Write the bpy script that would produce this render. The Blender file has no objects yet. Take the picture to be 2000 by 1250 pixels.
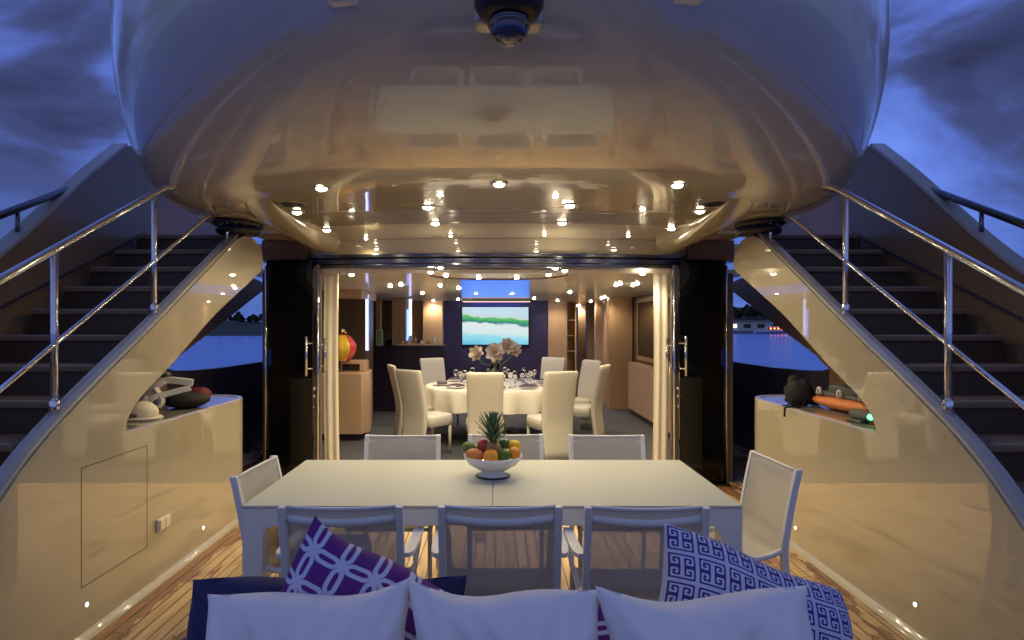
import bpy, bmesh, math, random
from mathutils import Vector, Matrix
from mathutils.bvhtree import BVHTree
random.seed(7)
PI = math.pi
SC = bpy.context.scene
COL = SC.collection
# ---------------------------------------------------------------- camera
F = 1213.0; CX = 967.0; CY = 635.0; CH = 1.6      # focal length / vanishing point in photo pixels, eye height
cam = bpy.data.cameras.new('camera'); co = bpy.data.objects.new('camera', cam); COL.objects.link(co)
co.location = (0, 0, CH); co.rotation_euler = (PI/2, 0, 0)
cam.sensor_width = 36; cam.lens = F/2000*36
cam.shift_x = (1000-CX)/2000; cam.shift_y = (CY-625)/2000
cam.clip_start = 0.05; cam.clip_end = 6000
SC.camera = co
# ---------------------------------------------------------------- world (dusk sky with broken cloud)
w = bpy.data.worlds.new('World'); SC.world = w; w.use_nodes = True
nt = w.node_tree; nt.nodes.clear()
def N(nt, t, **k):
    n = nt.nodes.new(t)
    for a, b in k.items(): setattr(n, a, b)
    return n
L = nt.links.new
out = N(nt, 'ShaderNodeOutputWorld'); bg = N(nt, 'ShaderNodeBackground')
tc = N(nt, 'ShaderNodeTexCoord'); mp = N(nt, 'ShaderNodeMapping'); mp.inputs['Scale'].default_value = (1.0, 1.0, 2.1)
mp.inputs['Location'].default_value = (5.2, 4.1, 1.1)
no = N(nt, 'ShaderNodeTexNoise'); no.inputs['Scale'].default_value = 3.0; no.inputs['Detail'].default_value = 6; no.inputs['Roughness'].default_value = .52
no.inputs['Distortion'].default_value = .35
rp = N(nt, 'ShaderNodeValToRGB')
el = rp.color_ramp.elements
el[0].position = .33; el[0].color = (.024, .030, .075, 1)
el[1].position = .66; el[1].color = (.15, .26, .82, 1)
e = el.new(.45); e.color = (.050, .068, .19, 1)
e = el.new(.53); e.color = (.090, .15, .52, 1)
sx = N(nt, 'ShaderNodeSeparateXYZ'); hm = N(nt, 'ShaderNodeMapRange')
hm.inputs[1].default_value = 0.0; hm.inputs[2].default_value = .22; hm.inputs[3].default_value = .75; hm.inputs[4].default_value = 0
mx = N(nt, 'ShaderNodeMixRGB'); mx.inputs[2].default_value = (.09, .17, .55, 1)
L(tc.outputs['Generated'], mp.inputs[0]); L(mp.outputs[0], no.inputs[0]); L(no.outputs[0], rp.inputs[0])
L(tc.outputs['Generated'], sx.inputs[0]); L(sx.outputs[2], hm.inputs[0]); L(hm.outputs[0], mx.inputs[0]); L(rp.outputs[0], mx.inputs[1])
# afterglow: the sky is brighter overhead and behind the photographer
br = N(nt, 'ShaderNodeMapRange'); br.inputs[1].default_value = -.3; br.inputs[2].default_value = 1.0; br.inputs[3].default_value = 1.12; br.inputs[4].default_value = 1.6
ng = N(nt, 'ShaderNodeMath', operation='MULTIPLY'); ng.inputs[1].default_value = -1
L(sx.outputs[1], ng.inputs[0]); L(ng.outputs[0], br.inputs[0]); L(br.outputs[0], bg.inputs[1]); gx = N(nt, 'ShaderNodeMixRGB'); gx.inputs[2].default_value = (.135, .165, .30, 1); gf = N(nt, 'ShaderNodeMapRange')
gf.inputs[1].default_value = -.45; gf.inputs[2].default_value = .5; gf.inputs[4].default_value = .8
L(ng.outputs[0], gf.inputs[0]); L(gf.outputs[0], gx.inputs[0]); L(mx.outputs[0], gx.inputs[1]); L(gx.outputs[0], bg.inputs[0]); L(bg.outputs[0], out.inputs[0])
SC.view_settings.view_transform = 'Standard'; SC.view_settings.look = 'None'
SC.view_settings.exposure = 0.0; SC.view_settings.gamma = 1; SC.view_settings.use_curve_mapping = False
WARM = (1.0, .84, .50); WARMI = (1.0, .84, .57)
P_OUT, P_IN = 21.0, 24.0

# ---------------------------------------------------------------- materials
M = {}
def mat(name, col, rough=.5, metal=0, coat=0, spec=.5, noise=0, nscale=8, bump=0, bscale=60, emit=None, es=0, bd=.01, cior=1.6, trans=0, ior=1.45, stretch=(1,1,1), sub=0, alpha=None, sheen=0, rvar=0):
    m = bpy.data.materials.new(name); m.use_nodes = True; t = m.node_tree; b = t.nodes['Principled BSDF']
    b.inputs['Base Color'].default_value = (*col, 1); b.inputs['Roughness'].default_value = rough
    b.inputs['Metallic'].default_value = metal; b.inputs['Coat Weight'].default_value = coat; b.inputs['Coat Roughness'].default_value = .015; b.inputs['Coat IOR'].default_value = cior
    b.inputs['Specular IOR Level'].default_value = spec; b.inputs['IOR'].default_value = ior
    b.inputs['Transmission Weight'].default_value = trans; b.inputs['Sheen Weight'].default_value = sheen
    if emit: b.inputs['Emission Color'].default_value = (*emit, 1); b.inputs['Emission Strength'].default_value = es
    c = N(t, 'ShaderNodeTexCoord'); p = N(t, 'ShaderNodeMapping'); p.inputs['Scale'].default_value = stretch
    t.links.new(c.outputs['Object'], p.inputs[0])
    if noise or rvar:
        n = N(t, 'ShaderNodeTexNoise'); n.inputs['Scale'].default_value = nscale; n.inputs['Detail'].default_value = 5
        t.links.new(p.outputs[0], n.inputs[0])
        if noise:
            x = N(t, 'ShaderNodeMixRGB'); x.inputs[1].default_value = (*[v*(1-noise) for v in col], 1); x.inputs[2].default_value = (*[min(1, v*(1+noise)) for v in col], 1)
            t.links.new(n.outputs[0], x.inputs[0]); t.links.new(x.outputs[0], b.inputs['Base Color'])
        if rvar:
            r = N(t, 'ShaderNodeMapRange'); r.inputs[3].default_value = max(0, rough-rvar); r.inputs[4].default_value = rough+rvar
            t.links.new(n.outputs[0], r.inputs[0]); t.links.new(r.outputs[0], b.inputs['Roughness'])
    if bump:
        n2 = N(t, 'ShaderNodeTexNoise'); n2.inputs['Scale'].default_value = bscale; n2.inputs['Detail'].default_value = 4
        bp = N(t, 'ShaderNodeBump'); bp.inputs['Strength'].default_value = bump; bp.inputs['Distance'].default_value = bd
        t.links.new(p.outputs[0], n2.inputs[0]); t.links.new(n2.outputs[0], bp.inputs['Height']); t.links.new(bp.outputs[0], b.inputs['Normal'])
    if alpha is not None: b.inputs['Alpha'].default_value = alpha
    M[name] = m; return m
mat('gelcoat', (.47, .405, .27), .34, 0, 1.0, cior=1.85, noise=.03, nscale=1.5)
mat('gelcoat_ceiling', (.62, .545, .385), .22, .15, 1.0, spec=.2, cior=1.85, bump=.03, bscale=1.3, bd=.05, noise=.03, nscale=1.2)
mat('cap_paint', (.34, .32, .28), .3, 0, .4, noise=.04)
mat('stair_paint', (.30, .24, .17), .45, noise=.15, nscale=4)
mat('tread', (.19, .12, .07), .6, noise=.2, nscale=9, stretch=(1, 6, 6))
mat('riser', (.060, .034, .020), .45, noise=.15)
mat('hull_dark', (.055, .048, .07), .35, 0, .3, noise=.15, nscale=3)
mat('chrome', (.72, .73, .76), .10, 1)
mat('steel_dark', (.16, .16, .17), .18, 1, rvar=.05, nscale=6)
mat('black_glass', (.004, .004, .005), .04, 0, 0, spec=.5)
mat('black_plastic', (.015, .015, .017), .35, noise=.2)
mat('table_white', (.49, .49, .43), .5, 0, 0, noise=.025, nscale=4, rvar=.05)
mat('frame_white', (.74, .74, .72), .35, noise=.03, nscale=5)
mat('leather', (.55, .51, .42), .42, bump=.12, bscale=90, noise=.05, nscale=5)
mat('cloth', (.74, .68, .56), .8, bump=.1, bscale=30, noise=.03)
mat('curtain', (.80, .72, .56), .8, bump=.08, bscale=60, noise=.06)
mat('pillow_white', (.88, .82, .76), .85, bump=.8, bscale=6, bd=.03, noise=.05, nscale=5)
mat('navy', (.022, .022, .085), .8, bump=.15, bscale=220, noise=.2, nscale=20, sheen=.15)
mat('wood', (.46, .29, .16), .38, noise=.14, nscale=5, stretch=(1, 1, .25), rvar=.06)
mat('wood_light', (.55, .36, .22), .35, noise=.1, nscale=5, stretch=(.3, 1, 1))
mat('wood_dark', (.10, .062, .04), .35, noise=.15, nscale=4, stretch=(1, 1, .2))
mat('dark_lacquer', (.022, .016, .028), .25, noise=.2)
mat('navy_panel', (.055, .045, .10), .3, noise=.08)
mat('carpet', (.085, .085, .095), .95, noise=.2, nscale=30, bump=.3, bscale=250)
mat('saloon_ceiling', (.88, .80, .66), .6, 0, .35, spec=.1, noise=.02)
mat('porcelain', (.85, .83, .80), .2, 0, .4)
mat('napkin', (.09, .06, .065), .8, noise=.2)
mat('glass', (1, 1, 1), .02, trans=1, ior=1.45)
mat('lamp_warm', (1, .9, .7), .4, emit=(1, .86, .58), es=45)
mat('lamp_saloon', (1, .9, .7), .4, emit=(1, .88, .64), es=120)
mat('lamp_small', (1, .9, .7), .4, emit=(1, .82, .5), es=10)
mat('led_blue', (.2, .3, 1), .4, emit=(.12, .22, 1.0), es=4)
mat('led_white', (.8, .85, 1), .4, emit=(.6, .65, 1.0), es=3)
mat('led_green', (.1, 1, .3), .4, emit=(.08, 1, .25), es=6)
mat('lamp_red', (1, .2, .1), .4, emit=(1, .16, .05), es=8)
mat('lit_window', (1, .9, .7), .4, emit=(1, .9, .7), es=1.2)
mat('orange_rubber', (.75, .24, .07), .45, noise=.08)
mat('grey_rubber', (.13, .13, .12), .5, noise=.15)
mat('cream_foam', (.80, .72, .52), .5, noise=.05)
mat('white_plastic', (.72, .68, .60), .35, noise=.05)
mat('black_cloth', (.018, .016, .016), .8, noise=.3, nscale=25, bump=.3, bscale=40)
mat('red_cloth', (.16, .02, .025), .7, noise=.2)
mat('ceramic_red', (.65, .05, .03), .12, 0, .8)
mat('ceramic_yellow', (.80, .50, .03), .12, 0, .8)
mat('gold', (.85, .55, .2), .2, 1)
mat('leaf_pine', (.10, .17, .08), .5, noise=.35, nscale=30)
mat('pine_skin', (.36, .20, .06), .6, noise=.4, nscale=45, bump=.8, bscale=50)
mat('mango', (.62, .22, .06), .35, noise=.5, nscale=9, bump=.03)
mat('mango_green', (.13, .20, .035), .35, noise=.35, nscale=14)
mat('apple_red', (.50, .06, .05), .3, noise=.35, nscale=16)
mat('orange_fruit', (.85, .33, .03), .4, noise=.1, bump=.3, bscale=160)
mat('lemon', (.85, .55, .03), .4, noise=.1, bump=.2, bscale=120)
mat('lime', (.07, .15, .02), .35, noise=.25, bump=.2, bscale=120)
mat('petal', (.62, .52, .42), .6, noise=.15, nscale=30)
mat('petal_core', (.35, .25, .1), .7, noise=.3, nscale=60)
mat('stem', (.07, .16, .05), .5, noise=.2)
mat('boat_white', (.55, .55, .58), .3, 0, .3)
mat('quay', (.20, .19, .18), .8, noise=.2, nscale=.2)
mat('building_white', (.50, .49, .47), .8, noise=.1, nscale=.1)
mat('hill_ground', (.05, .06, .035), 1, noise=.4, nscale=.03)
mat('tree_leaf', (.045, .07, .03), .9, noise=.4, nscale=.3)
mat('tree_trunk', (.08, .06, .04), .9)

def teak():
    m = bpy.data.materials.new('teak'); m.use_nodes = True; t = m.node_tree; b = t.nodes['Principled BSDF']; l = t.links.new
    c = N(t, 'ShaderNodeTexCoord'); s = N(t, 'ShaderNodeSeparateXYZ'); l(c.outputs['Object'], s.inputs[0])
    def ma(op, a, bb, v=None):
        n = N(t, 'ShaderNodeMath', operation=op)
        for i, q in ((0, a), (1, bb)):
            if q is None: continue
            if isinstance(q, (int, float)): n.inputs[i].default_value = q
            else: l(q, n.inputs[i])
        return n.outputs[0]
    u = ma('DIVIDE', s.outputs[0], .074); fr = ma('FRACT', u, None); fl = ma('FLOOR', u, None)
    caulk = ma('LESS_THAN', fr, .10)
    wn = N(t, 'ShaderNodeTexWhiteNoise', noise_dimensions='1D'); l(fl, wn.inputs['W'])
    # butt joints
    yo = ma('ADD', ma('MULTIPLY', wn.outputs[0], 2.3), s.outputs[1]); jf = ma('FRACT', ma('DIVIDE', yo, 2.3), None)
    joint = ma('LESS_THAN', jf, .0028); line = ma('MAXIMUM', caulk, joint)
    mp = N(t, 'ShaderNodeMapping'); mp.inputs['Scale'].default_value = (18, 1.3, 1); l(c.outputs['Object'], mp.inputs[0])
    n = N(t, 'ShaderNodeTexNoise'); n.inputs['Scale'].default_value = 3; n.inputs['Detail'].default_value = 8; l(mp.outputs[0], n.inputs[0])
    cr = N(t, 'ShaderNodeValToRGB'); l(n.outputs[0], cr.inputs[0])
    cr.color_ramp.elements[0].position = .3; cr.color_ramp.elements[0].color = (.40, .25, .12, 1)
    cr.color_ramp.elements[1].position = .7; cr.color_ramp.elements[1].color = (.66, .46, .25, 1)
    hs = N(t, 'ShaderNodeHueSaturation'); l(cr.outputs[0], hs.inputs['Color'])
    vv = N(t, 'ShaderNodeMapRange'); vv.inputs[3].default_value = .82; vv.inputs[4].default_value = 1.15; l(wn.outputs[0], vv.inputs[0]); l(vv.outputs[0], hs.inputs['Value'])
    # wet stain patches
    m2 = N(t, 'ShaderNodeMapping'); m2.inputs['Scale'].default_value = (2.6, .9, 1); l(c.outputs['Object'], m2.inputs[0])
    n2 = N(t, 'ShaderNodeTexNoise'); n2.inputs['Scale'].default_value = 1.6; n2.inputs['Detail'].default_value = 5; n2.inputs['Roughness'].default_value = .6; l(m2.outputs[0], n2.inputs[0])
    ax = ma('ABSOLUTE', s.outputs[0], None); edge = N(t, 'ShaderNodeMapRange'); edge.inputs[1].default_value = 1.2; edge.inputs[2].default_value = 2.1; edge.inputs[3].default_value = -.05; edge.inputs[4].default_value = .08; l(ax, edge.inputs[0])
    wet = N(t, 'ShaderNodeMapRange'); wet.inputs[1].default_value = .55; wet.inputs[2].default_value = .59; l(ma('ADD', n2.outputs[0], edge.outputs[0]), wet.inputs[0])
    x1 = N(t, 'ShaderNodeMixRGB', blend_type='MULTIPLY'); l(wet.outputs[0], x1.inputs[0]); l(hs.outputs[0], x1.inputs[1]); x1.inputs[2].default_value = (.50, .36, .26, 1)
    x2 = N(t, 'ShaderNodeMixRGB'); l(line, x2.inputs[0]); l(x1.outputs[0], x2.inputs[1]); x2.inputs[2].default_value = (.03, .022, .018, 1)
    l(x2.outputs[0], b.inputs['Base Color'])
    r = N(t, 'ShaderNodeMapRange'); r.inputs[3].default_value = .55; r.inputs[4].default_value = .2; l(wet.outputs[0], r.inputs[0]); l(r.outputs[0], b.inputs['Roughness'])
    M['teak'] = m
teak()
def sling():
    m = bpy.data.materials.new('sling'); m.use_nodes = True; t = m.node_tree; b = t.nodes['Principled BSDF']
    b.inputs['Base Color'].default_value = (.54, .51, .45, 1); b.inputs['Roughness'].default_value = .6
    c = N(t, 'ShaderNodeTexCoord'); w_ = N(t, 'ShaderNodeTexChecker'); w_.inputs['Scale'].default_value = 420; t.links.new(c.outputs['Object'], w_.inputs[0])
    bp = N(t, 'ShaderNodeBump'); bp.inputs['Strength'].default_value = .15; bp.inputs['Distance'].default_value = .002
    t.links.new(w_.outputs['Fac'], bp.inputs['Height']); t.links.new(bp.outputs[0], b.inputs['Normal'])
    tr = N(t, 'ShaderNodeBsdfTransparent'); ms = N(t, 'ShaderNodeMixShader'); ms.inputs[0].default_value = .13
    o = t.nodes['Material Output']; t.links.new(b.outputs[0], ms.inputs[1]); t.links.new(tr.outputs[0], ms.inputs[2]); t.links.new(ms.outputs[0], o.inputs[0])
    M['sling'] = m
sling()
def patterned(name, dark, light):
    m = bpy.data.materials.new(name); m.use_nodes = True; t = m.node_tree; b = t.nodes['Principled BSDF']; b.inputs['Roughness'].default_value = .85
    a = N(t, 'ShaderNodeAttribute', attribute_name='pattern'); r = N(t, 'ShaderNodeMapRange'); r.inputs[1].default_value = .44; r.inputs[2].default_value = .56
    x = N(t, 'ShaderNodeMixRGB'); x.inputs[1].default_value = (*dark, 1); x.inputs[2].default_value = (*light, 1)
    t.links.new(a.outputs['Fac'], r.inputs[0]); t.links.new(r.outputs[0], x.inputs[0]); t.links.new(x.outputs[0], b.inputs['Base Color'])
    c = N(t, 'ShaderNodeTexCoord'); n = N(t, 'ShaderNodeTexNoise'); n.inputs['Scale'].default_value = 250; t.links.new(c.outputs['Object'], n.inputs[0])
    bp = N(t, 'ShaderNodeBump'); bp.inputs['Strength'].default_value = .2; bp.inputs['Distance'].default_value = .003
    t.links.new(n.outputs[0], bp.inputs['Height']); t.links.new(bp.outputs[0], b.inputs['Normal']); M[name] = m
patterned('chain_fabric', (.13, .018, .19), (.60, .60, .74))
patterned('key_fabric', (.060, .030, .19), (.58, .60, .74))
def water():
    m = bpy.data.materials.new('water'); m.use_nodes = True; t = m.node_tree; b = t.nodes['Principled BSDF']
    b.inputs['Base Color'].default_value = (.07, .24, .68, 1); b.inputs['Roughness'].default_value = .2; b.inputs['IOR'].default_value = 1.33
    c = N(t, 'ShaderNodeTexCoord'); mp_ = N(t, 'ShaderNodeMapping'); mp_.inputs['Scale'].default_value = (.6, .25, 1); n = N(t, 'ShaderNodeTexNoise'); n.inputs['Scale'].default_value = .8; n.inputs['Detail'].default_value = 6
    t.links.new(c.outputs['Object'], mp_.inputs[0]); t.links.new(mp_.outputs[0], n.inputs[0])
    bp = N(t, 'ShaderNodeBump'); bp.inputs['Strength'].default_value = .5; bp.inputs['Distance'].default_value = .25
    t.links.new(n.outputs[0], bp.inputs['Height']); t.links.new(bp.outputs[0], b.inputs['Normal']); M['water'] = m
water()
def screen():
    m = bpy.data.materials.new('screen_picture'); m.use_nodes = True; t = m.node_tree; b = t.nodes['Principled BSDF']; l = t.links.new
    c = N(t, 'ShaderNodeTexCoord'); s = N(t, 'ShaderNodeSeparateXYZ'); l(c.outputs['Generated'], s.inputs[0])
    mp_ = N(t, 'ShaderNodeMapping'); mp_.inputs['Scale'].default_value = (3, 1, 5); n = N(t, 'ShaderNodeTexNoise'); n.inputs['Scale'].default_value = 1.6; n.inputs['Detail'].default_value = 4; l(c.outputs['Generated'], mp_.inputs[0]); l(mp_.outputs[0], n.inputs[0])
    a = N(t, 'ShaderNodeMath', operation='MULTIPLY_ADD'); a.inputs[1].default_value = .22; l(n.outputs[0], a.inputs[0])
    sl = N(t, 'ShaderNodeMath', operation='MULTIPLY_ADD'); sl.inputs[1].default_value = .12; l(s.outputs[0], sl.inputs[0]); l(s.outputs[2], sl.inputs[2]); l(sl.outputs[0], a.inputs[2])
    r = N(t, 'ShaderNodeValToRGB'); r.color_ramp.interpolation = 'EASE'; e = r.color_ramp.elements
    e[0].position = .1; e[0].color = (.12, .5, .75, 1); e[1].position = 1.0; e[1].color = (.55, .75, .85, 1)
    for p_, c_ in ((.35, (.3, .75, .85)), (.5, (.7, .85, .85)), (.70, (.75, .85, .85)), (.74, (.03, .22, .25)), (.80, (.05, .4, .12)), (.87, (.12, .5, .15)), (.90, (.6, .75, .7))):
        q = e.new(p_); q.color = (*c_, 1)
    l(a.outputs[0], r.inputs[0]); b.inputs['Base Color'].default_value = (0, 0, 0, 1); l(r.outputs[0], b.inputs['Emission Color']); b.inputs['Emission Strength'].default_value = .95
    b.inputs['Roughness'].default_value = .15; M['screen_picture'] = m
screen()

# ---------------------------------------------------------------- helpers
def P(px, py, d): return Vector(((px-CX)/F*d, d, CH-(py-CY)/F*d))
def tag(o, label, cat, group=None):
    o['label'] = label; o['category'] = cat
    if group: o['group'] = group
    return o
def thing(name, label, cat, loc=(0, 0, 0), rotz=0, group=None):
    o = bpy.data.objects.new(name, None); COL.objects.link(o); o.empty_display_size = .1
    o.location = loc; o.rotation_euler = (0, 0, rotz); return tag(o, label, cat, group)
def B(): return bmesh.new()
def mk(name, bm, m, parent=None, smooth=False, bevel=0, world=False, seg=2, solid=0, subd=0):
    if world and parent is not None: bmesh.ops.translate(bm, vec=-Vector(parent.location), verts=bm.verts)
    bmesh.ops.recalc_face_normals(bm, faces=bm.faces)
    me = bpy.data.meshes.new(name); bm.to_mesh(me); bm.free()
    me.materials.append(M[m] if isinstance(m, str) else m)
    if smooth: me.shade_smooth()
    o = bpy.data.objects.new(name, me); COL.objects.link(o)
    if parent is not None: o.parent = parent
    if solid:
        md = o.modifiers.new('s', 'SOLIDIFY'); md.thickness = solid; md.offset = 0
    if subd:
        md = o.modifiers.new('u', 'SUBSURF'); md.levels = subd; md.render_levels = subd
    if bevel:
        md = o.modifiers.new('b', 'BEVEL'); md.width = bevel; md.segments = seg; md.limit_method = 'ANGLE'; md.angle_limit = .6; md.harden_normals = False
        me.shade_smooth() if smooth else None
    return o
def struct(name, bm, m, **k):
    o = mk(name, bm, m, **k); o['kind'] = 'structure'; return o
def box(bm, x0, x1, y0, y1, z0, z1, rot=None, org=None):
    r = bmesh.ops.create_cube(bm, size=1); vs = r['verts']
    for v in vs: v.co = Vector(((x0+x1)/2+v.co.x*(x1-x0), (y0+y1)/2+v.co.y*(y1-y0), (z0+z1)/2+v.co.z*(z1-z0)))
    if rot is not None: bmesh.ops.rotate(bm, cent=org or (0, 0, 0), matrix=rot, verts=vs)
    return vs
def tube(bm, pts, r, n=10, closed=False, caps=True):
    pts = [Vector(p) for p in pts]; k = len(pts); rings = []
    up = Vector((0, 0, 1)); prev = None
    for i, p in enumerate(pts):
        if closed: d = (pts[(i+1) % k]-pts[i-1])
        else: d = (pts[min(i+1, k-1)]-pts[max(i-1, 0)])
        d.normalize()
        if prev is None:
            a = d.cross(up if abs(d.z) < .95 else Vector((1, 0, 0))).normalized()
        else: a = (prev-d*prev.dot(d)).normalized()
        prev = a; b = d.cross(a); rr = r[i] if isinstance(r, (list, tuple)) else r
        rings.append([bm.verts.new(p+(a*math.cos(2*PI*j/n)+b*math.sin(2*PI*j/n))*rr) for j in range(n)])
    for i in range(k if closed else k-1):
        A, C_ = rings[i], rings[(i+1) % k]
        for j in range(n): bm.faces.new((A[j], A[(j+1) % n], C_[(j+1) % n], C_[j]))
    if caps and not closed: bm.faces.new(rings[0][::-1]); bm.faces.new(rings[-1])
def lathe(bm, prof, n=32, loc=(0, 0, 0), sx=1, sy=1, mod=None):
    rings = []
    for (r, z) in prof:
        if r < 1e-5: rings.append([bm.verts.new((loc[0], loc[1], loc[2]+z))])
        else: rings.append([bm.verts.new((loc[0]+sx*r*math.cos(2*PI*j/n)*(mod(j, z) if mod else 1), loc[1]+sy*r*math.sin(2*PI*j/n)*(mod(j, z) if mod else 1), loc[2]+z)) for j in range(n)])
    for a, b in zip(rings, rings[1:]):
        for j in range(n):
            if len(a) == 1 and len(b) == 1: continue
            if len(a) == 1: bm.faces.new((a[0], b[j], b[(j+1) % n]))
            elif len(b) == 1: bm.faces.new((a[j], a[(j+1) % n], b[0]))
            else: bm.faces.new((a[j], a[(j+1) % n], b[(j+1) % n], b[j]))
def prism_x(bm, poly, x0, x1):          # polygon in (y,z) extruded in x, concave allowed
    a = [bm.verts.new((x0, y, z)) for y, z in poly]; b = [bm.verts.new((x1, y, z)) for y, z in poly]; n = len(poly)
    fa = bm.faces.new(a); fb = bm.faces.new(b[::-1])
    for i in range(n): bm.faces.new((a[i], b[i], b[(i+1) % n], a[(i+1) % n]))
    bmesh.ops.triangulate(bm, faces=[fa, fb])
def prism_cols(bm, cols, x0, x1):        # columns (y, z_low, z_high) extruded in x: robust for long thin shapes
    a = [[bm.verts.new((x, y, z)) for x in (x0, x1) for z in (lo, hi)] for y, lo, hi in cols]
    for p, q in zip(a, a[1:]):
        for i, j in ((0, 1), (1, 3), (3, 2), (2, 0)): bm.faces.new((p[i], p[j], q[j], q[i]))
    for p in (a[0], a[-1]): bm.faces.new((p[0], p[1], p[3], p[2]))
def prism_z(bm, poly, z0, z1):
    a = [bm.verts.new((x, y, z0)) for x, y in poly]; b = [bm.verts.new((x, y, z1)) for x, y in poly]; n = len(poly)
    fa = bm.faces.new(a[::-1]); fb = bm.faces.new(b)
    for i in range(n): bm.faces.new((a[i], a[(i+1) % n], b[(i+1) % n], b[i]))
    bmesh.ops.triangulate(bm, faces=[fa, fb])
def sphere(bm, c, r, s=(1, 1, 1), u=20, v=12, rot=None):
    q = bmesh.ops.create_uvsphere(bm, u_segments=u, v_segments=v, radius=1)['verts']
    for t in q:
        t.co = Vector((t.co.x*r*s[0], t.co.y*r*s[1], t.co.z*r*s[2]))
        if rot is not None: t.co = rot @ t.co
        t.co += Vector(c)
def sheet(bm, fn, nu, nv, closed_u=False):
    g = [[bm.verts.new(fn(i/nu, j/nv)) for j in range(nv+1)] for i in range(nu+1)]
    for i in range(nu):
        for j in range(nv): bm.faces.new((g[i][j], g[i+1][j], g[i+1][j+1], g[i][j+1]))
    return g
def catmull(p, n):
    out = []
    for i in range(len(p)-1):
        a = p[max(i-1, 0)]; b = p[i]; c = p[i+1]; d = p[min(i+2, len(p)-1)]
        for k in range(n):
            t = k/n
            out.append(tuple(.5*((2*b[q])+(-a[q]+c[q])*t+(2*a[q]-5*b[q]+4*c[q]-d[q])*t*t+(-a[q]+3*b[q]-3*c[q]+d[q])*t**3) for q in range(len(b))))
    out.append(tuple(p[-1])); return out
def dup(o, parent=None):
    c = o.copy(); COL.objects.link(c); c.parent = parent
    for ch in list(o.children): dup(ch, c)
    return c
def spot(parent, loc, power, color, size=150, blend=.9, r=.03, rot=(0, 0, 0)):
    l = bpy.data.lights.new('lamp', 'SPOT'); l.energy = power; l.color = color; l.spot_size = math.radians(size); l.spot_blend = blend; l.shadow_soft_size = r
    o = bpy.data.objects.new('lamp', l); COL.objects.link(o); o.parent = parent; o.location = loc; o.rotation_euler = rot; return o

X0 = .03; HW = 2.13                       # axis and half width of the cockpit
# ================================================================ SETTING: sea, hills
bm = B(); bmesh.ops.create_grid(bm, x_segments=1, y_segments=1, size=3000); bmesh.ops.translate(bm, vec=(0, 500, -2.0), verts=bm.verts)
struct('sea', bm, 'water')
def hill(x0, x1, y, h, depth, seed):
    bm = B(); rnd = random.Random(seed); ph = [rnd.random()*6 for _ in range(6)]
    def f(u, v):
        x = x0+(x1-x0)*u
        e = min(1, 6*u, 6*(1-u))
        hh = h*(.62+.2*math.sin(u*7+ph[0])+.1*math.sin(u*17+ph[1])+.05*math.sin(u*41+ph[2])+.03*math.sin(u*97+ph[3]))*e
        return (x, y+depth*v, -2.05+hh*math.sin(min(1, v*1.6)*PI/2)+.4*math.sin(u*160+v*9)*min(1, v*3))
    sheet(bm, f, 240, 12); return bm
struct('hills', hill(-620, -60, 205, 9.5, 160, 3), 'hill_ground', smooth=True)
struct('hills', hill(60, 700, 330, 19, 200, 8), 'hill_ground', smooth=True)
# trees along both shores
def tree_mesh(seed):
    rnd = random.Random(seed); bm = B()
    for _ in range(260):
        a = rnd.random()*2*PI; rr = rnd.random()**.5; zz = rnd.random()
        R_ = 1.9*math.sin(PI*min(1, .12+zz*.86))**.7*(.75+.35*math.sin(3*a+seed))
        c = Vector((math.cos(a)*rr*R_, math.sin(a)*rr*R_, 1.4+zz*3.2)); s = .28+.3*rnd.random()
        q = Matrix.Rotation(rnd.random()*6, 3, Vector((rnd.random()-.5, rnd.random()-.5, rnd.random()-.5)).normalized())
        vs = [bm.verts.new(c+q@Vector(v)*s) for v in ((-1, -.6, 0), (.2, -1, .2), (1, .1, 0), (.3, .9, -.2), (-.8, .7, .1))]
        bm.faces.new(vs)
    return bm
protos = []
for sd in (1, 2, 3):
    t = thing('shore_tree', 'x', 'tree', (0, 0, 0)); mk('crown', tree_mesh(sd), 'tree_leaf', t)
    b2 = B(); tube(b2, [(0, 0, -.6), (.05, 0, 1.2), (0, .1, 2.8)], [.22, .16, .06], 7); mk('trunk', b2, 'tree_trunk', t); protos.append(t)
used = set()
rnd = random.Random(5)
def place_tree(i, x, y, z, s, label, group):
    k = i % 3
    t = protos[k] if k not in used else dup(protos[k]); used.add(k)
    t.location = (x, y, z); t.scale = (s, s, s*(.75+.5*rnd.random())); t.rotation_euler = (0, 0, rnd.random()*6)
    t['label'] = label; t['group'] = group
for i in range(22):
    place_tree(i, -136+i*1.35+rnd.random(), 296+rnd.random()*14, 2.0+rnd.random()*1.2, .62+rnd.random()*.35, 'dark leafy tree on the low hill beyond the left side deck', 'trees on the left shore')
for i in range(22):
    place_tree(i, 128+i*4.2+rnd.random()*2, 360+rnd.random()*12, 3.4+rnd.random()*1.5, 1.2+rnd.random()*.8, 'dark leafy tree on the hill behind the harbour, right of the boat', 'trees behind the harbour')
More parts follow.
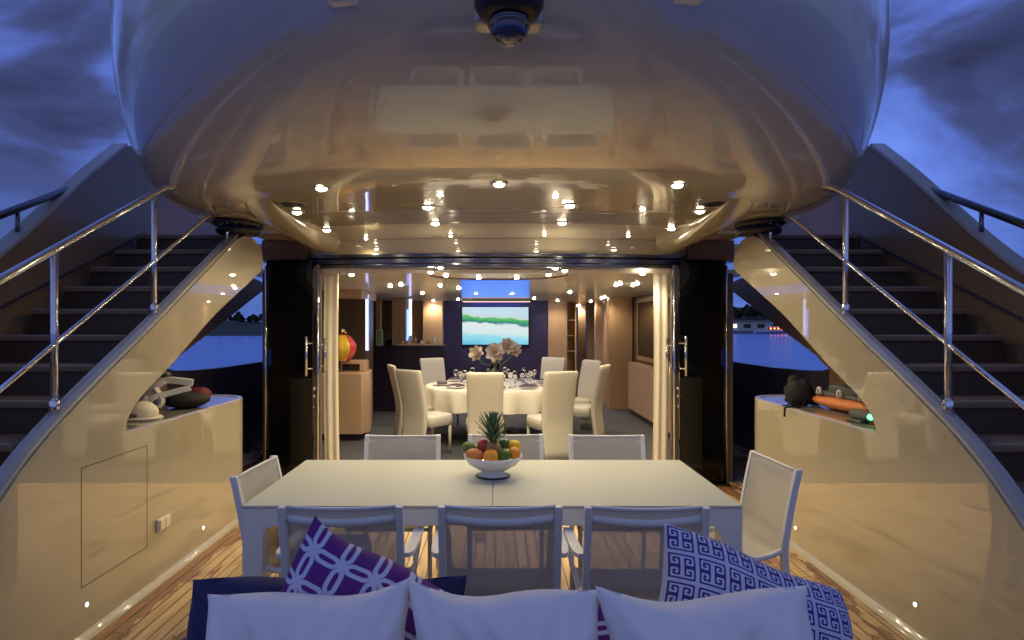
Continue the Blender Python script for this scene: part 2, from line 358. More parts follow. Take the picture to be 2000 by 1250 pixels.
# quay, building and moored boats to starboard
bm = B(); box(bm, 60, 420, 268, 300, -2.2, -.9); struct('quay', bm, 'quay', bevel=.1)
t = thing('harbour_building', 'long low white building on the quay behind the moored boats', 'building', (150, 286, -.9))
bm = B(); box(bm, -45, 60, 0, 9, 0, 4.3); mk('wall', bm, 'building_white', t)
bm = B(); box(bm, -46, 61, -1, 10, 4.31, 4.8); mk('roof', bm, 'quay', t)
for i in range(16):
    bm = B(); box(bm, -42+i*6.4, -38.6+i*6.4, -.06, .05, 1.2, 3.0); wd = mk('window', bm, 'black_glass' if i % 4 else 'lit_window', t)
def motor_boat(x, y, Ln, label, red=False, cabin=1.0, rot=0):
    t = thing('motor_boat', label, 'boat', (x, y, -2.0), rot, 'boats moored in the harbour')
    bm = B()
    def f(u, v):
        yy = (u-.5)*Ln; taper = math.sin(PI*min(1, (1-u)*1.1+.04)*.5)**.6; a = v*PI
        return (yy, -math.cos(a)*1.9*taper, .2+1.35*(1-math.sin(a)**.6)+(.5*u))
    sheet(bm, f, 18, 12); mk('hull', bm, 'boat_white', t, smooth=True, solid=.06)
    bm = B(); box(bm, -Ln*.47, Ln*.46, -1.5, 1.5, 1.35, 1.5); mk('deck', bm, 'boat_white', t)
    bm = B(); vs = box(bm, -Ln*.25, Ln*.2, -1.3, 1.3, 1.5, 2.7*cabin)
    for v in vs:
        if v.co.z > 2: v.co.x *= .8
    cb = mk('cabin', bm, 'boat_white', t, bevel=.12)
    bm = B(); box(bm, -Ln*.2, Ln*.15, -1.34, -1.28, 1.8, 2.3*cabin); mk('window', bm, 'black_glass', cb)
    bm = B(); tube(bm, [(-.5, 0, 2.6*cabin), (-.5, 0, 4.6*cabin)], .06, 6); mk('mast', bm, 'boat_white', t)
    if red:
        for i in range(5):
            bm = B(); sphere(bm, (-1.8+i*1.5, -1.5, 2.25), .33, u=10, v=6); mk('red_lamp', bm, 'lamp_red', t)
motor_boat(113, 252, 15, 'long motor boat with a row of red lamps moored off the quay', True, 1.15)
motor_boat(98, 262, 9, 'small pale motor boat left of the red-lit boat', False, .9)
motor_boat(126, 246, 11, 'pale motor boat right of the red-lit boat', False, 1.0)

# ================================================================ DECK
bm = B(); box(bm, -3.3, 3.36, -1.2, 6.3, -.06, 0); struct('deck', bm, 'teak')
bm = B(); box(bm, -3.3, -2.6, 6.3, 18, -.06, 0); box(bm, 2.66, 3.36, 6.3, 18, -.06, 0); struct('side_deck', bm, 'teak')

# ================================================================ OVERHANG (underside of the upper deck)
DC = 5.0
prof = [(2.45, 0, 0), (2.45, 1.0, .5), (2.45, 1.7, .95), (2.45, 2.1, 1.2), (2.462, 2.32, 1.38), (2.50, 2.47, 1.56), (2.57, 2.56, 1.73), (2.67, 2.62, 1.92), (2.80, 2.65, 2.11), (2.97, 2.67, 2.28), (3.2, 2.68, 2.41), (3.55, 2.68, 2.47), (4.0, 2.67, 2.47), (4.3, 2.6, 2.42)]
pf = catmull(prof, 6)
oh = thing('deck_overhang', 'huge glossy champagne overhang curving over the cockpit', 'boat roof', (X0, DC, 2.45))
bm = B(); NA = 120
def ell(a, b, ph):
    n = 2/2.12; c, s = math.sin(ph), math.cos(ph)
    return (math.copysign(abs(c)**n, c)*a, -abs(s)**n*b)
g = []
for (z, a, b) in pf:
    row = []
    for i in range(NA+1):
        x, y = ell(a, b, -PI/2+PI*i/NA); row.append(bm.verts.new((X0+x, DC+y, z)))
    g.append(row)
for r0, r1 in zip(g, g[1:]):
    for i in range(NA): bm.faces.new((r0[i], r0[i+1], r1[i+1], r1[i]))
for a, b in ((X0-1.85, X0+1.85),):
    q = [bm.verts.new(v) for v in ((a, DC, 2.45), (b, DC, 2.45), (b, 6.4, 2.45), (a, 6.4, 2.45))]; bm.faces.new(q)
bmesh.ops.remove_doubles(bm, verts=bm.verts, dist=1e-5)
bvh = BVHTree.FromBMesh(bm)
mk('underside', bm, 'gelcoat_ceiling', oh, smooth=True, world=True)
for s in (-1, 1):
    poly = [(X0+s*1.851, 5.0), (X0+s*2.42, 5.0), (X0+s*2.42, 5.35), (X0+s*2.30, 5.58), (X0+s*1.851, 5.6)]
    bm = B(); prism_z(bm, poly, 2.449, 2.75); mk('shoulder', bm, 'gelcoat_ceiling', oh, world=True, bevel=.01)
    bm = B(); box(bm, *sorted((X0+s*1.86, X0+s*2.6)), 5.001, 5.03, 2.76, 4.2); mk('back_wall', bm, 'gelcoat_ceiling', oh, world=True)
    bm = B(); prism_z(bm, [(X0+s*1.851, 5.75), (X0+s*2.2, 5.75), (X0+s*2.33, 5.95), (X0+s*2.33, 6.4), (X0+s*1.851, 6.4)], 2.4495, 2.6); mk('soffit', bm, 'gelcoat_ceiling', oh, world=True)
# rounded lips along the side-deck openings
for s in (-1, 1):
    path = catmull([(X0+s*1.66, 4.15, 2.452), (X0+s*1.80, 4.4, 2.435), (X0+s*1.90, 4.85, 2.41), (X0+s*1.92, 5.4, 2.375), (X0+s*1.90, 5.85, 2.345), (X0+s*1.86, 6.3, 2.31)], 6)
    bm = B(); k = len(path); rows = []
    for i, p in enumerate(path):
        t = i/(k-1); wd = .05+.09*math.sin(min(1, t*2.2)*PI/2); dp = .03+.075*math.sin(min(1, t*1.6)*PI/2)
        row = []
        for j in range(13):
            a = PI*j/12; row.append(bm.verts.new((p[0]-s*(1-math.cos(a))*wd, p[1], 2.452-(2.452-p[2]+.0)*math.sin(a)**.7-0.0)))
        rows.append(row)
    for r0, r1 in zip(rows, rows[1:]):
        for j in range(12): bm.faces.new((r0[j], r0[j+1], r1[j+1], r1[j]))
    mk('lip', bm, 'gelcoat_ceiling', oh, smooth=True, world=True)
def on_roof(px, py):
    d = Vector(((px-CX)/F, 1, -(py-CY)/F)).normalized()
    h = bvh.ray_cast(Vector((0, 0, CH)), d)
    return h[0], h[1]
# black mounting plates between overhang and slanting struts
for s, nm in ((-1, 'left'), (1, 'right')):
    t = thing('strut_mount', f'black round mounting plates where the {nm} slanting strut meets the overhang', 'mount', (X0+s*2.16, 5.15, 2.40))
    bm = B(); lathe(bm, [(0, .049), (.24, .049), (.25, .04), (.25, .02), (.23, .012), (0, .012)], 32, sx=.75); mk('upper_plate', bm, 'black_plastic', t, smooth=True)
    bm = B(); lathe(bm, [(0, -.012), (.2, -.012), (.21, -.02), (.2, -.045), (0, -.045)], 32, sx=.8); mk('lower_plate', bm, 'black_plastic', t, smooth=True)
    for i in range(5):
        bm = B(); a = PI*(.2+.15*i)-PI; lathe(bm, [(0, .012), (.008, .012), (.008, .006), (0, .002)], 8, loc=(.17*.75*math.cos(a), .21*math.sin(a), 0)); mk('bolt', bm, 'chrome', t)

# downlights of the overhang
def downlight(px, py, label, r=.042, power=P_OUT, group='downlights in the overhang', small=False):
    p, n = on_roof(px, py)
    t = thing('downlight', label, 'ceiling light', p-Vector((0, 0, .002)), 0, group)
    bm = B(); lathe(bm, [(r*.8, .002), (r*1.25, .001), (r*1.3, -.004), (r*1.1, -.008), (r*.82, -.006)], 24); mk('ring', bm, 'chrome', t, smooth=True)
    bm = B(); lathe(bm, [(0, -.021), (r*.35, -.0195), (r*.62, -.015), (r*.8, -.006)], 20); mk('bulb', bm, 'lamp_warm', t, smooth=True)
    spot(t, (0, 0, -.028), power, WARM, 158 if not small else 140, 1.0, .004)
    return t
row = [(628, 366, 'leftmost of the three front downlights'), (975, 358, 'middle of the three front downlights'), (1323, 360, 'rightmost of the three front downlights'),
       (835, 403, 'left downlight of the inner pair in the second row'), (1113, 400, 'right downlight of the inner pair in the second row'),
       (580, 413, 'outermost left downlight beside the black speaker'), (1367, 411, 'outermost right downlight beside the black speaker'),
       (638, 448, 'leftmost downlight of the third row'), (850, 435, 'left inner downlight of the third row'), (1098, 434, 'right inner downlight of the third row'), (1311, 445, 'rightmost downlight of the third row')]
for px, py, lb in row: downlight(px, py, 'round warm '+lb)
for px, py, lb in ((715, 464, 'far left'), (880, 459, 'inner left'), (1063, 456, 'inner right'), (1227, 459, 'far right')):
    downlight(px, py, f'small warm downlight close to the door header, {lb} of four', r=.02, power=9, group='small downlights by the door header', small=True)
for px, py, nm in ((572, 399, 'left'), (1392, 397, 'right')):
    p, n = on_roof(px, py); t = thing('ceiling_speaker', f'round black speaker set in the {nm} side of the overhang', 'speaker', p-Vector((0, 0, .001)))
    bm = B(); lathe(bm, [(0, -.012), (.06, -.012), (.075, -.009), (.08, 0)], 28); mk('grille', bm, 'black_plastic', t, smooth=True)
    bm = B(); lathe(bm, [(.08, 0), (.088, -.003), (.09, .002)], 28); mk('ring', bm, 'steel_dark', t, smooth=True)

# dome camera
p, n = on_roof(993, 34)
t = thing('dome_camera', 'dark glass dome security camera on a square cream bracket under the overhang edge', 'camera', (p.x, p.y, p.z))
bm = B(); box(bm, -.155, .155, -.05, .12, -.05, .28); mk('bracket', bm, 'gelcoat', t, bevel=.035, seg=4, smooth=True)
bm = B(); lathe(bm, [(0, .14), (.13, .14), (.145, .11), (.145, .06), (.12, .02), (.085, .0), (0, .0)], 40, loc=(0, -.14, -.085)); mk('housing', bm, 'black_plastic', t, smooth=True)
bm = B(); lathe(bm, [(.082, .01)]+[(.08*math.cos(a), -.035-.065*math.sin(a)) for a in [i*PI/2/10 for i in range(10)]]+[(0, -.10)], 36, loc=(0, -.14, -.085)); mk('dome', bm, 'dome', t, smooth=True) if 'dome' in M else mk('dome', bm, mat('dome', (.02, .02, .07), .06, 0, 1), t, smooth=True)
bm = B(); tube(bm, [(math.cos(a)*.083, -.14+math.sin(a)*.083, -.105) for a in [i*2*PI/32 for i in range(32)]], .008, 8, closed=True); mk('trim_ring', bm, 'steel_dark', t, smooth=True)
for px, py, nm, m in ((672, 1, 'dark red glass fitting on the overhang, left of the dome camera', 'red_cloth'), (1342, -2, 'small black fitting on the overhang, right of the dome camera', 'black_plastic')):
    p, n = on_roof(px, py)
    t = thing('overhang_fitting', nm, 'light fitting', p)
    bm = B(); box(bm, -.07, .07, -.03, .05, -.02, .06); mk('rim', bm, 'white_plastic', t, bevel=.015, seg=3)
    bm = B(); box(bm, -.055, .055, -.04, -.031, -.012, .05); mk('lens', bm, m, t, bevel=.004)

# ================================================================ DOOR HEADER
def hd(x): return 6.30-.22*(1-min(1, abs(x-0)/1.95)**2)
hr = thing('door_header', 'curved champagne header over the open saloon doors with a dark polished track', 'header', (0, 6.2, 2.3))
def strip(z0, z1, off, m, name, depth=.05, half=1.9, par=hr, **k):
    bm = B(); n = 48
    a = [(X0-half+2*half*i/n) for i in range(n+1)]
    rings = [[bm.verts.new((x, hd(x)+off+yy, z)) for yy, z in ((0, z0), (0, z1), (depth, z1), (depth, z0))] for x in a]
    for r0, r1 in zip(rings, rings[1:]):
        for j in range(4): bm.faces.new((r0[j], r0[(j+1) % 4], r1[(j+1) % 4], r1[j]))
    bm.faces.new(rings[0]); bm.faces.new(rings[-1][::-1])
    return mk(name, bm, m, par, world=True, **k)
strip(2.305, 2.4485, 0, 'gelcoat', 'fascia', .25)
strip(2.265, 2.304, -.03, 'steel_dark', 'track', .2, bevel=.008, seg=2)
strip(2.205, 2.262, -.005, 'steel_dark', 'track', .2, bevel=.008, seg=2)
strip(2.17, 2.203, -.02, 'steel_dark', 'track', .2, bevel=.006)
for a, b in ((X0-2.36, X0-1.905), (X0+1.905, X0+2.36)):
    bm = B(); box(bm, a, b, 6.2, 6.42, 2.252, 2.4485); mk('end_panel', bm, 'wood_dark', hr, world=True, bevel=.006)

# side glass panels, door leaves
for s, nm in ((-1, 'left'), (1, 'right')):
    cx = X0-.02
    t = thing('glass_panel', f'tall black glass panel {nm} of the open saloon doorway', 'window', (cx+s*2.05, 6.25, 0))
    bm = B(); q = [( .27*s, .02), (.20*s, -.035), (.0, -.07), (-.22*s, -.08), (-.22*s, -.05), (0, -.04), (.19*s, -.005), (.25*s, .04)]
    prism_z(bm, q, .02, 2.25); mk('pane', bm, 'black_glass', t, smooth=False)
    bm = B(); tube(bm, [(.272*s, .01, .02), (.272*s, .01, 2.2)], .012, 10); mk('edge_trim', bm, 'chrome', t, smooth=True)
    bm = B(); box(bm, -.26, .28, -.1, .1, 0.0, .02) if s > 0 else box(bm, -.28, .26, -.1, .1, 0, .02); mk('sill', bm, 'steel_dark', t)
    t = thing('sliding_door', f'{nm} sliding door leaf slid open, dark metal stile with bar handles', 'door', (cx+s*1.79, 6.22, 0))
    bm = B(); box(bm, -.035, .035, -.03, .03, .01, 2.2); mk('stile', bm, 'steel_dark', t, bevel=.008)
    bm = B(); tube(bm, [(-s*.018, -.045, .02), (-s*.018, -.045, 2.2)], .014, 10); mk('edge_tube', bm, 'chrome', t, smooth=True)
    bm = B(); box(bm, -.03+s*.0, .03, .031, .06, .01, 2.2); mk('inner_stile', bm, 'wood_dark', t)
    for k, (hx, hy, z0, z1) in enumerate(((s*.075, -.12, 1.10, 1.49), (-s*.075, .0, 1.12, 1.47))):
        bm = B(); tube(bm, [(hx, hy, z0), (hx, hy, z1)], .015, 12); h = mk('handle', bm, 'chrome', t, smooth=True)
        bm = B()
        for zz in (z0+.07, z1-.07): tube(bm, [(hx, hy, zz), (0, -.02, zz)], .009, 8)
        mk('bracket', bm, 'chrome', h, smooth=True)
    for zz, rr in ((.97, .022), (.90, .02), (.79, .014)):
        bm = B(); lathe(bm, [(0, .02), (rr*.7, .02), (rr, .012), (rr, 0)], 16); bmesh.ops.rotate(bm, cent=(0, 0, 0), matrix=Matrix.Rotation(PI/2, 3, 'X'), verts=bm.verts)
        bmesh.ops.translate(bm, vec=(s*.02, -.045, zz), verts=bm.verts); mk('lock', bm, 'chrome', t, smooth=True)
    # curtain
    t = thing('curtain', f'cream curtain gathered at the {nm} side of the doorway', 'curtain', (cx+s*1.70, 6.42, 0))
    bm = B()
    def f(u, v, s=s):
        return ((u-.5)*.15+s*.008*math.sin(v*4), .008*math.sin(u*PI*2*2+.6*math.sin(v*2))*(.5+.5*v), .02+2.11*(1-v))
    sheet(bm, f, 56, 24); mk('fabric', bm, 'curtain', t, smooth=True, solid=.004)
    bm = B(); box(bm, -.14, .14, -.05, .05, 2.131, 2.16); mk('rail', bm, 'steel_dark', t)

# ================================================================ SIDE MOULDINGS, STAIRS, RAILS
def side(s, nm):
    xi = X0+s*HW; xo = xi+s*.11
    t = thing('side_moulding', f'glossy champagne moulding sweeping from the {nm} deck edge up to the overhang', 'bulwark', (xi, 3.5, 0))
    def top(y):
        T = [(1.75, 0), (1.95, .14), (2.15, .33), (2.35, .55), (2.55, .765), (2.75, .95), (2.95, 1.095), (3.3, 1.30), (3.82, 1.585), (4.4, 1.92), (4.97, 2.245), (5.10, 2.34), (5.42, 2.36), (5.60, 2.25), (5.63, 2.17)]
        for (a, b), (c, d) in zip(T, T[1:]):
            if a <= y <= c: return b+(d-b)*(y-a)/(c-a)
        return T[-1][1]
    arch = catmull([(3.52, 1.0), (3.535, 1.035), (3.565, 1.08), (3.63, 1.14), (3.72, 1.195), (3.88, 1.27), (4.09, 1.375), (4.4, 1.545), (4.7, 1.70), (5.2, 1.92), (5.55, 2.07), (5.61, 2.12), (5.63, 2.16)], 3)
    bm = B(); cols = [(y, 0, top(y)) for y in (1.76, 1.85, 1.95, 2.05, 2.15, 2.25, 2.35, 2.45, 2.55, 2.65, 2.75, 2.85, 2.95, 3.12, 3.3, 3.45, 3.519)]
    prism_cols(bm, cols+[(y, z, top(y)) for y, z in arch], xi, xo)
    prism_cols(bm, [(3.5191, 0, .985), (5.11, 0, .985)], xi, xo)
    mk('body', bm, 'gelcoat', t, world=True)
    # sloping cap lying on the upper edge
    cap = [(5.11, 2.345), (4.97, 2.25), (4.4, 1.925), (3.82, 1.59), (3.3, 1.305), (2.95, 1.10), (2.75, .955), (2.55, .77), (2.35, .555), (2.15, .335), (1.95, .145)]
    cap = catmull(cap, 3); bm = B(); rings = []
    for y, z in cap:
        rings.append([bm.verts.new((xi+s*a, y-.5*b, z+.85*b)) for a, b in ((.008, 0), (.014, .012), (.05, .018), (.092, .012), (.096, -.02), (.08, -.03))])
    for a, b in zip(rings, rings[1:]):
        for j in range(6): bm.faces.new((a[j], a[(j+1) % 6], b[(j+1) % 6], b[j]))
    bm.faces.new(rings[0]); bm.faces.new(rings[-1])
    mk('cap', bm, 'cap_paint', t, world=True)
    # locker box with rounded end
    R = .3; out = [(xi, 3.5001)]+[(xi+s*(R-R*math.cos(a)), 5.11+R*math.sin(a)) for a in [i*PI/24 for i in range(25)]]+[(xi+s*.6, 3.5001)]
    out2 = [(xo+s*.0005, 3.5195), (xo+s*.0005, 5.1099), (xi, 5.1101)]+out[2:-1]+[(xi+s*.6, 3.5195)]
    bm = B(); prism_z(bm, out2, 0, .985); bx = mk('locker', bm, 'gelcoat', t, world=True)
    def inset(o, k):
        cx_, cy_ = xi+s*.3, 4.4
        return [(cx_+(x-cx_)*(1-k/.3), cy_+(y-cy_)*(1-k/1.0)) for x, y in o]
    rim_o, rim_i = out, inset(out, .035)
    bm = B()
    A = [bm.verts.new((x, y, .9851)) for x, y in rim_o]; A2 = [bm.verts.new((x, y, .9951)) for x, y in inset(out, .004)]; C_ = [bm.verts.new((x, y, .9951)) for x, y in rim_i]; D_ = [bm.verts.new((x, y, .9855)) for x, y in inset(out, .042)]
    for Q, R_ in ((A, A2), (A2, C_), (C_, D_)):
        for i in range(len(Q)): bm.faces.new((Q[i], Q[(i+1) % len(Q)], R_[(i+1) % len(Q)], R_[i]))
    mk('rim', bm, 'gelcoat', bx) if False else mk('rim', bm, 'gelcoat', t, world=True)
    bm = B(); prism_z(bm, inset(out, .045), .9853, .9885); mk('locker_top', bm, 'counter_top', t, world=True)
    # foot moulding
    bm = B(); rings = []
    base = [(xi-s*.0, 1.8), (xi, 2.6), (xi, 3.4), (xi, 4.2), (xi, 5.11)]+[(xi+s*(R-R*math.cos(a)), 5.11+R*math.sin(a)) for a in [i*PI/12 for i in range(1, 9)]]
    for i, (x, y) in enumerate(base):
        if y <= 5.11 and i < 5: nx, ny = -s, 0
        else: a = (i-4)*PI/12; nx, ny = -s*math.cos(a), math.sin(a)
        rings.append([bm.verts.new((x+nx*q, y+ny*q, z)) for q, z in ((-.002, .035), (.006, .026), (.014, .012), (.03, .004), (.045, .0005), (-.002, .0005))])
    for a, b in zip(rings, rings[1:]):
        for j in range(6): bm.faces.new((a[j], a[(j+1) % 6], b[(j+1) % 6], b[j]))
    mk('foot_moulding', bm, 'gelcoat', t, world=True, smooth=True)
    if s < 0:
        bm = B(); x = xi+.0025
        for (y0, y1, z0, z1) in ((3.15, 3.75, .872, .876), (3.15, 3.154, .265, .876), (3.15, 3.75, .262, .266), (3.746, 3.75, .262, .876)): box(bm, xi-.003, xi+.0012, y0, y1, z0, z1)
        mk('locker_door_seam', bm, 'wood_dark', t, world=True)
        bm = B(); box(bm, xi+.0015, xi+.02, 3.84, 3.98, .315, .395); so = mk('socket', bm, 'white_plastic', t, world=True, bevel=.006)
        for a in (3.85, 3.914):
            bm = B(); box(bm, xi+.0205, xi+.028, a, a+.056, .323, .387); o_ = mk('socket_lid', bm, 'cream_foam', t, world=True, bevel=.004)
    for (d, z) in ((3.19, .165), (4.46, .145)):
        bm = B(); lathe(bm, [(0, .008), (.008, .007), (.011, .004)], 16); bmesh.ops.rotate(bm, cent=(0, 0, 0), matrix=Matrix.Rotation(-s*PI/2, 3, 'Y'), verts=bm.verts); bmesh.ops.translate(bm, vec=(xi-s*.0, d, z), verts=bm.verts)
        l_ = mk('courtesy_light', bm, 'lamp_small', t, world=True)
        bm = B(); lathe(bm, [(.011, .004), (.016, .005), (.018, 0)], 16); bmesh.ops.rotate(bm, cent=(0, 0, 0), matrix=Matrix.Rotation(-s*PI/2, 3, 'Y'), verts=bm.verts); bmesh.ops.translate(bm, vec=(xi, d, z), verts=bm.verts)
        mk('courtesy_ring', bm, 'chrome', t, world=True)
    # staircase
    x0, x1 = sorted((xo+s*.06, X0+s*3.12))
    t = thing('staircase', f'outer staircase with dark risers climbing on the {nm} side behind the handrail', 'stairs', (X0+s*2.7, 1.4, 0))
    for k in range(14):
        d = 1.45+.3*k; z = .56*d-.62
        bm = B(); box(bm, x0, x1, d-.02, d+.30, z-.035, z); mk('tread', bm, 'tread', t, world=True, bevel=.008)
        bm = B(); box(bm, x0, x1, d+.0, d+.02, z-.168, z-.0355); mk('riser', bm, 'riser', t, world=True)
        bm = B(); box(bm, x0+.02, x1-.02, d-.012, d+.012, z+.0005, z+.004); mk('nosing_strip', bm, 'cap_paint', t, world=True)
    bm = B(); prism_x(bm, [(1.5, .02), (1.9, .02), (5.7, 2.15), (5.7, 2.33), (5.6, 2.33)], x0, x1); mk('underside', bm, 'hull_dark', t, world=True)
    # outer wall with forward wing, plane |x| = 3.2
    t = thing('outer_bulwark', f'outer {nm} bulwark rising from the side deck to a tall wing beside the stairs', 'bulwark', (X0+s*3.2, 5, 0))
    bm = B(); prism_cols(bm, [(1.2, -.3, .95), (1.9, -.3, 1.05), (2.6, -.3, 1.25), (3.4, -.3, 1.66), (4.0, -.3, 2.05), (4.5, -.3, 2.46), (4.9, -.3, 2.80), (5.34, -.3, 3.14), (5.9, -.3, 3.3), (6.0, -.3, 3.25)]
        , X0+s*3.2, X0+s*3.3)
    prism_cols(bm, [(6.0001, 1.18, 3.25), (6.1, 1.215, 3.2), (6.24, 1.29, 3.15), (7.4, 1.69, 2.55), (8.05, 1.92, 2.23), (8.4, 2.04, 2.19), (8.6, 2.10, 2.12)], X0+s*3.2, X0+s*3.3)
    mk('wing', bm, 'outer_paint', t, world=True)
    bm = B(); prism_cols(bm, [(6.0001, -.3, 1.179), (6.15, -.3, 1.15), (6.5, -.3, 1.125), (7.2, -.3, 1.105), (9, -.3, 1.10), (18, -.3, 1.12)], X0+s*3.2, X0+s*3.3)
    mk('rail_wall', bm, 'hull_dark', t, world=True)
    bm = B(); line = [(1.2, .957), (1.9, 1.057), (2.6, 1.257), (3.4, 1.667), (4.0, 2.057), (4.5, 2.467), (4.9, 2.807), (5.34, 3.147)]; line = catmull(line, 3); rings = []
    for y, z in line: rings.append([bm.verts.new((X0+s*(3.2+a), y-.6*b, z+.8*b)) for a, b in ((-.015, 0), (-.008, .016), (.11, .016), (.118, 0), (.1, -.0))])
    for a, b in zip(rings, rings[1:]):
        for j in range(5): bm.faces.new((a[j], a[(j+1) % 5], b[(j+1) % 5], b[j]))
    mk('cap', bm, 'cap_paint', t, world=True)
    bm = B()
    box(bm, *sorted((X0+s*3.185, X0+s*3.199)), 2.2, 5.2, 1.0, 1.012)
    prism_x(bm, [(3.0, 1.28), (5.6, 2.42), (5.6, 2.435), (3.0, 1.295)], *sorted((X0+s*3.18, X0+s*3.199))); mk('moulding_line', bm, 'hull_dark', t, world=True)
    # handrail
    xr = xi+s*.058
    t = thing('stair_handrail', f'polished steel handrail with posts along the {nm} staircase', 'handrail', (xr, 3, 1))
    def ztop(d): return .52*(d-3.04)+1.97
    def zmid(d): return .56*(d-3.04)+1.505
    bm = B(); tube(bm, [(xr, 2.0, ztop(2.0)-.08), (xr, 2.2, ztop(2.2)), (xr, 3.04, ztop(3.04)), (xr, 3.9, ztop(3.9)), (xr, 4.05, ztop(4.05)), (xr-s*.04, 4.5, 2.62), (xr-s*.05, 4.8, 2.7)], .021, 14); mk('top_rail', bm, 'chrome', t, smooth=True, world=True)
    bm = B(); tube(bm, [(xr, 2.0, zmid(2.0)), (xr, 3.04, zmid(3.04)), (xr, 3.93, zmid(3.93)), (xr, 4.6, zmid(4.6)), (xr, 4.98, zmid(4.85))], .012, 10); mk('middle_rail', bm, 'chrome', t, smooth=True, world=True)
    for d, zt in ((2.25, None), (3.04, None), (3.93, None), (5.0, 2.43)):
        zb = .56*(d-2.95)+1.105
        bm = B(); tube(bm, [(xr, d, zb), (xr, d, zt or ztop(d)-.01)], .017 if zt is None else .011, 12); po = mk('post', bm, 'chrome', t, smooth=True, world=True)
        bm = B(); lathe(bm, [(.018, 0), (.026, 0), (.026, .07), (.02, .078), (.017, .078)] if zt is None else [(.011, 0), (.02, 0), (.02, .03), (.011, .035)], 14, loc=(xr, d, zb+.0)); bmesh.ops.translate(bm, vec=-Vector(t.location), verts=bm.verts); c_ = mk('collar', bm, 'chrome', po, smooth=True)
    xq = X0+s*3.26
    t = thing('outer_rail', f'dark steel rail rising outside the {nm} wing against the sky', 'handrail', (xq, 4, 2.3))
    bm = B(); tube(bm, [(xq, 2.4, 1.52), (xq, 4.08, 2.33), (xq, 4.83, 2.69), (xq, 5.0, 2.76), (xq, 5.1, 2.9)], .026, 12); mk('tube', bm, 'steel_dark', t, smooth=True, world=True)
    for dd, za, zb in ((3.0, 1.45, 1.80), (4.2, 2.2, 2.38)):
        bm = B(); tube(bm, [(xq, dd, za), (xq, dd, zb)], .014, 8); mk('bracket', bm, 'steel_dark', t, smooth=True, world=True)
mat('counter_top', (.30, .28, .26), .12, 0, .6, noise=.1, nscale=3)
mat('outer_paint', (.27, .17, .09), .4, 0, .15, noise=.08, nscale=2)
side(-1, 'left'); side(1, 'right')

# ================================================================ SALOON
SF = .004; CZ = 2.13
def shell(name, pts, z0, z1, m, th=.06):
    bm = B()
    for (ax, ay), (bx_, by) in zip(pts, pts[1:]):
        a, b = Vector((ax, ay, 0)), Vector((bx_, by, 0)); dr = (b-a).normalized(); nn = Vector((-dr.y, dr.x, 0))*th
        q = [a, b, b+nn, a+nn]; v0 = [bm.verts.new((p.x, p.y, z0)) for p in q]; v1 = [bm.verts.new((p.x, p.y, z1)) for p in q]
        bm.faces.new(v0); bm.faces.new(v1)
        for i in range(4): bm.faces.new((v0[i], v0[(i+1) % 4], v1[(i+1) % 4], v1[i]))
    return struct(name, bm, m)
bm = B(); box(bm, -2.6, 2.66, 6.3, 20, -.06, SF); struct('saloon_floor', bm, 'carpet')
bm = B(); box(bm, -2.6, 2.66, 6.36, 20, CZ, CZ+.04); struct('saloon_ceiling', bm, 'saloon_ceiling')
bm = B(); box(bm, -2.6, 2.66, 6.42, 20, 2.30, 2.44); struct('saloon_roof', bm, 'gelcoat')
shell('saloon_wall_left', [(-2.31, 6.36), (-2.56, 7.0), (-2.56, 20)], 0, CZ-.001, 'wood_dark')
shell('saloon_wall_right', [(2.62, 20), (2.62, 7.0), (2.37, 6.36)], 0, CZ-.001, 'wood_dark')
YB = 13.7
bm = B(); box(bm, -1.13, 1.16, YB, YB+.1, 0, CZ-.001); t = mk('bulkhead_panel', bm, 'navy_panel', bevel=.004); tag(t, 'dark blue bulkhead panel that carries the lit television', 'wall panel')
bm = B(); box(bm, -2.05, -1.56, YB-.15, YB+.1, 0, CZ-.001); tag(mk('panelled_wall', bm, 'wood', bevel=.004), 'brown wood panel at the far left above the dark counter', 'wall panel', 'wood panels at the end of the saloon')
bm = B(); box(bm, -1.56, -1.132, YB-.3, YB+.1, 0, CZ-.001); tag(mk('panelled_wall', bm, 'wood_light', bevel=.004), 'lighter wood panel immediately left of the blue bulkhead', 'wall panel', 'wood panels at the end of the saloon')
bm = B(); box(bm, 1.162, 1.58, YB-.05, YB+.1, 0, CZ-.001); tag(mk('panelled_wall', bm, 'wood_light', bevel=.004), 'light wood panel immediately right of the blue bulkhead', 'wall panel', 'wood panels at the end of the saloon')
bm = B(); box(bm, 1.58, 2.6, 19.6, 19.7, 0, CZ-.001); struct('corridor_end_wall', bm, 'wood')
bm = B(); box(bm, -2.5, -2.06, YB-.1, YB+.1, 0, CZ-.001); struct('saloon_end_wall', bm, 'wood_dark')
# television
p0 = P(903, 673, YB-.05); p1 = P(1032, 600, YB-.05)
t = thing('television', 'flat television on the blue bulkhead showing a bright coast scene', 'television', ((p0.x+p1.x)/2, YB-.05, p0.z))
bm = B(); box(bm, p0.x-.03, p1.x+.03, YB-.06, YB-.001, p0.z-.03, p1.z+.03); mk('frame', bm, 'black_plastic', t, world=True, bevel=.008)
bm = B(); box(bm, p0.x, p1.x, YB-.066, YB-.061, p0.z, p1.z); mk('screen', bm, 'screen_picture', t, world=True)
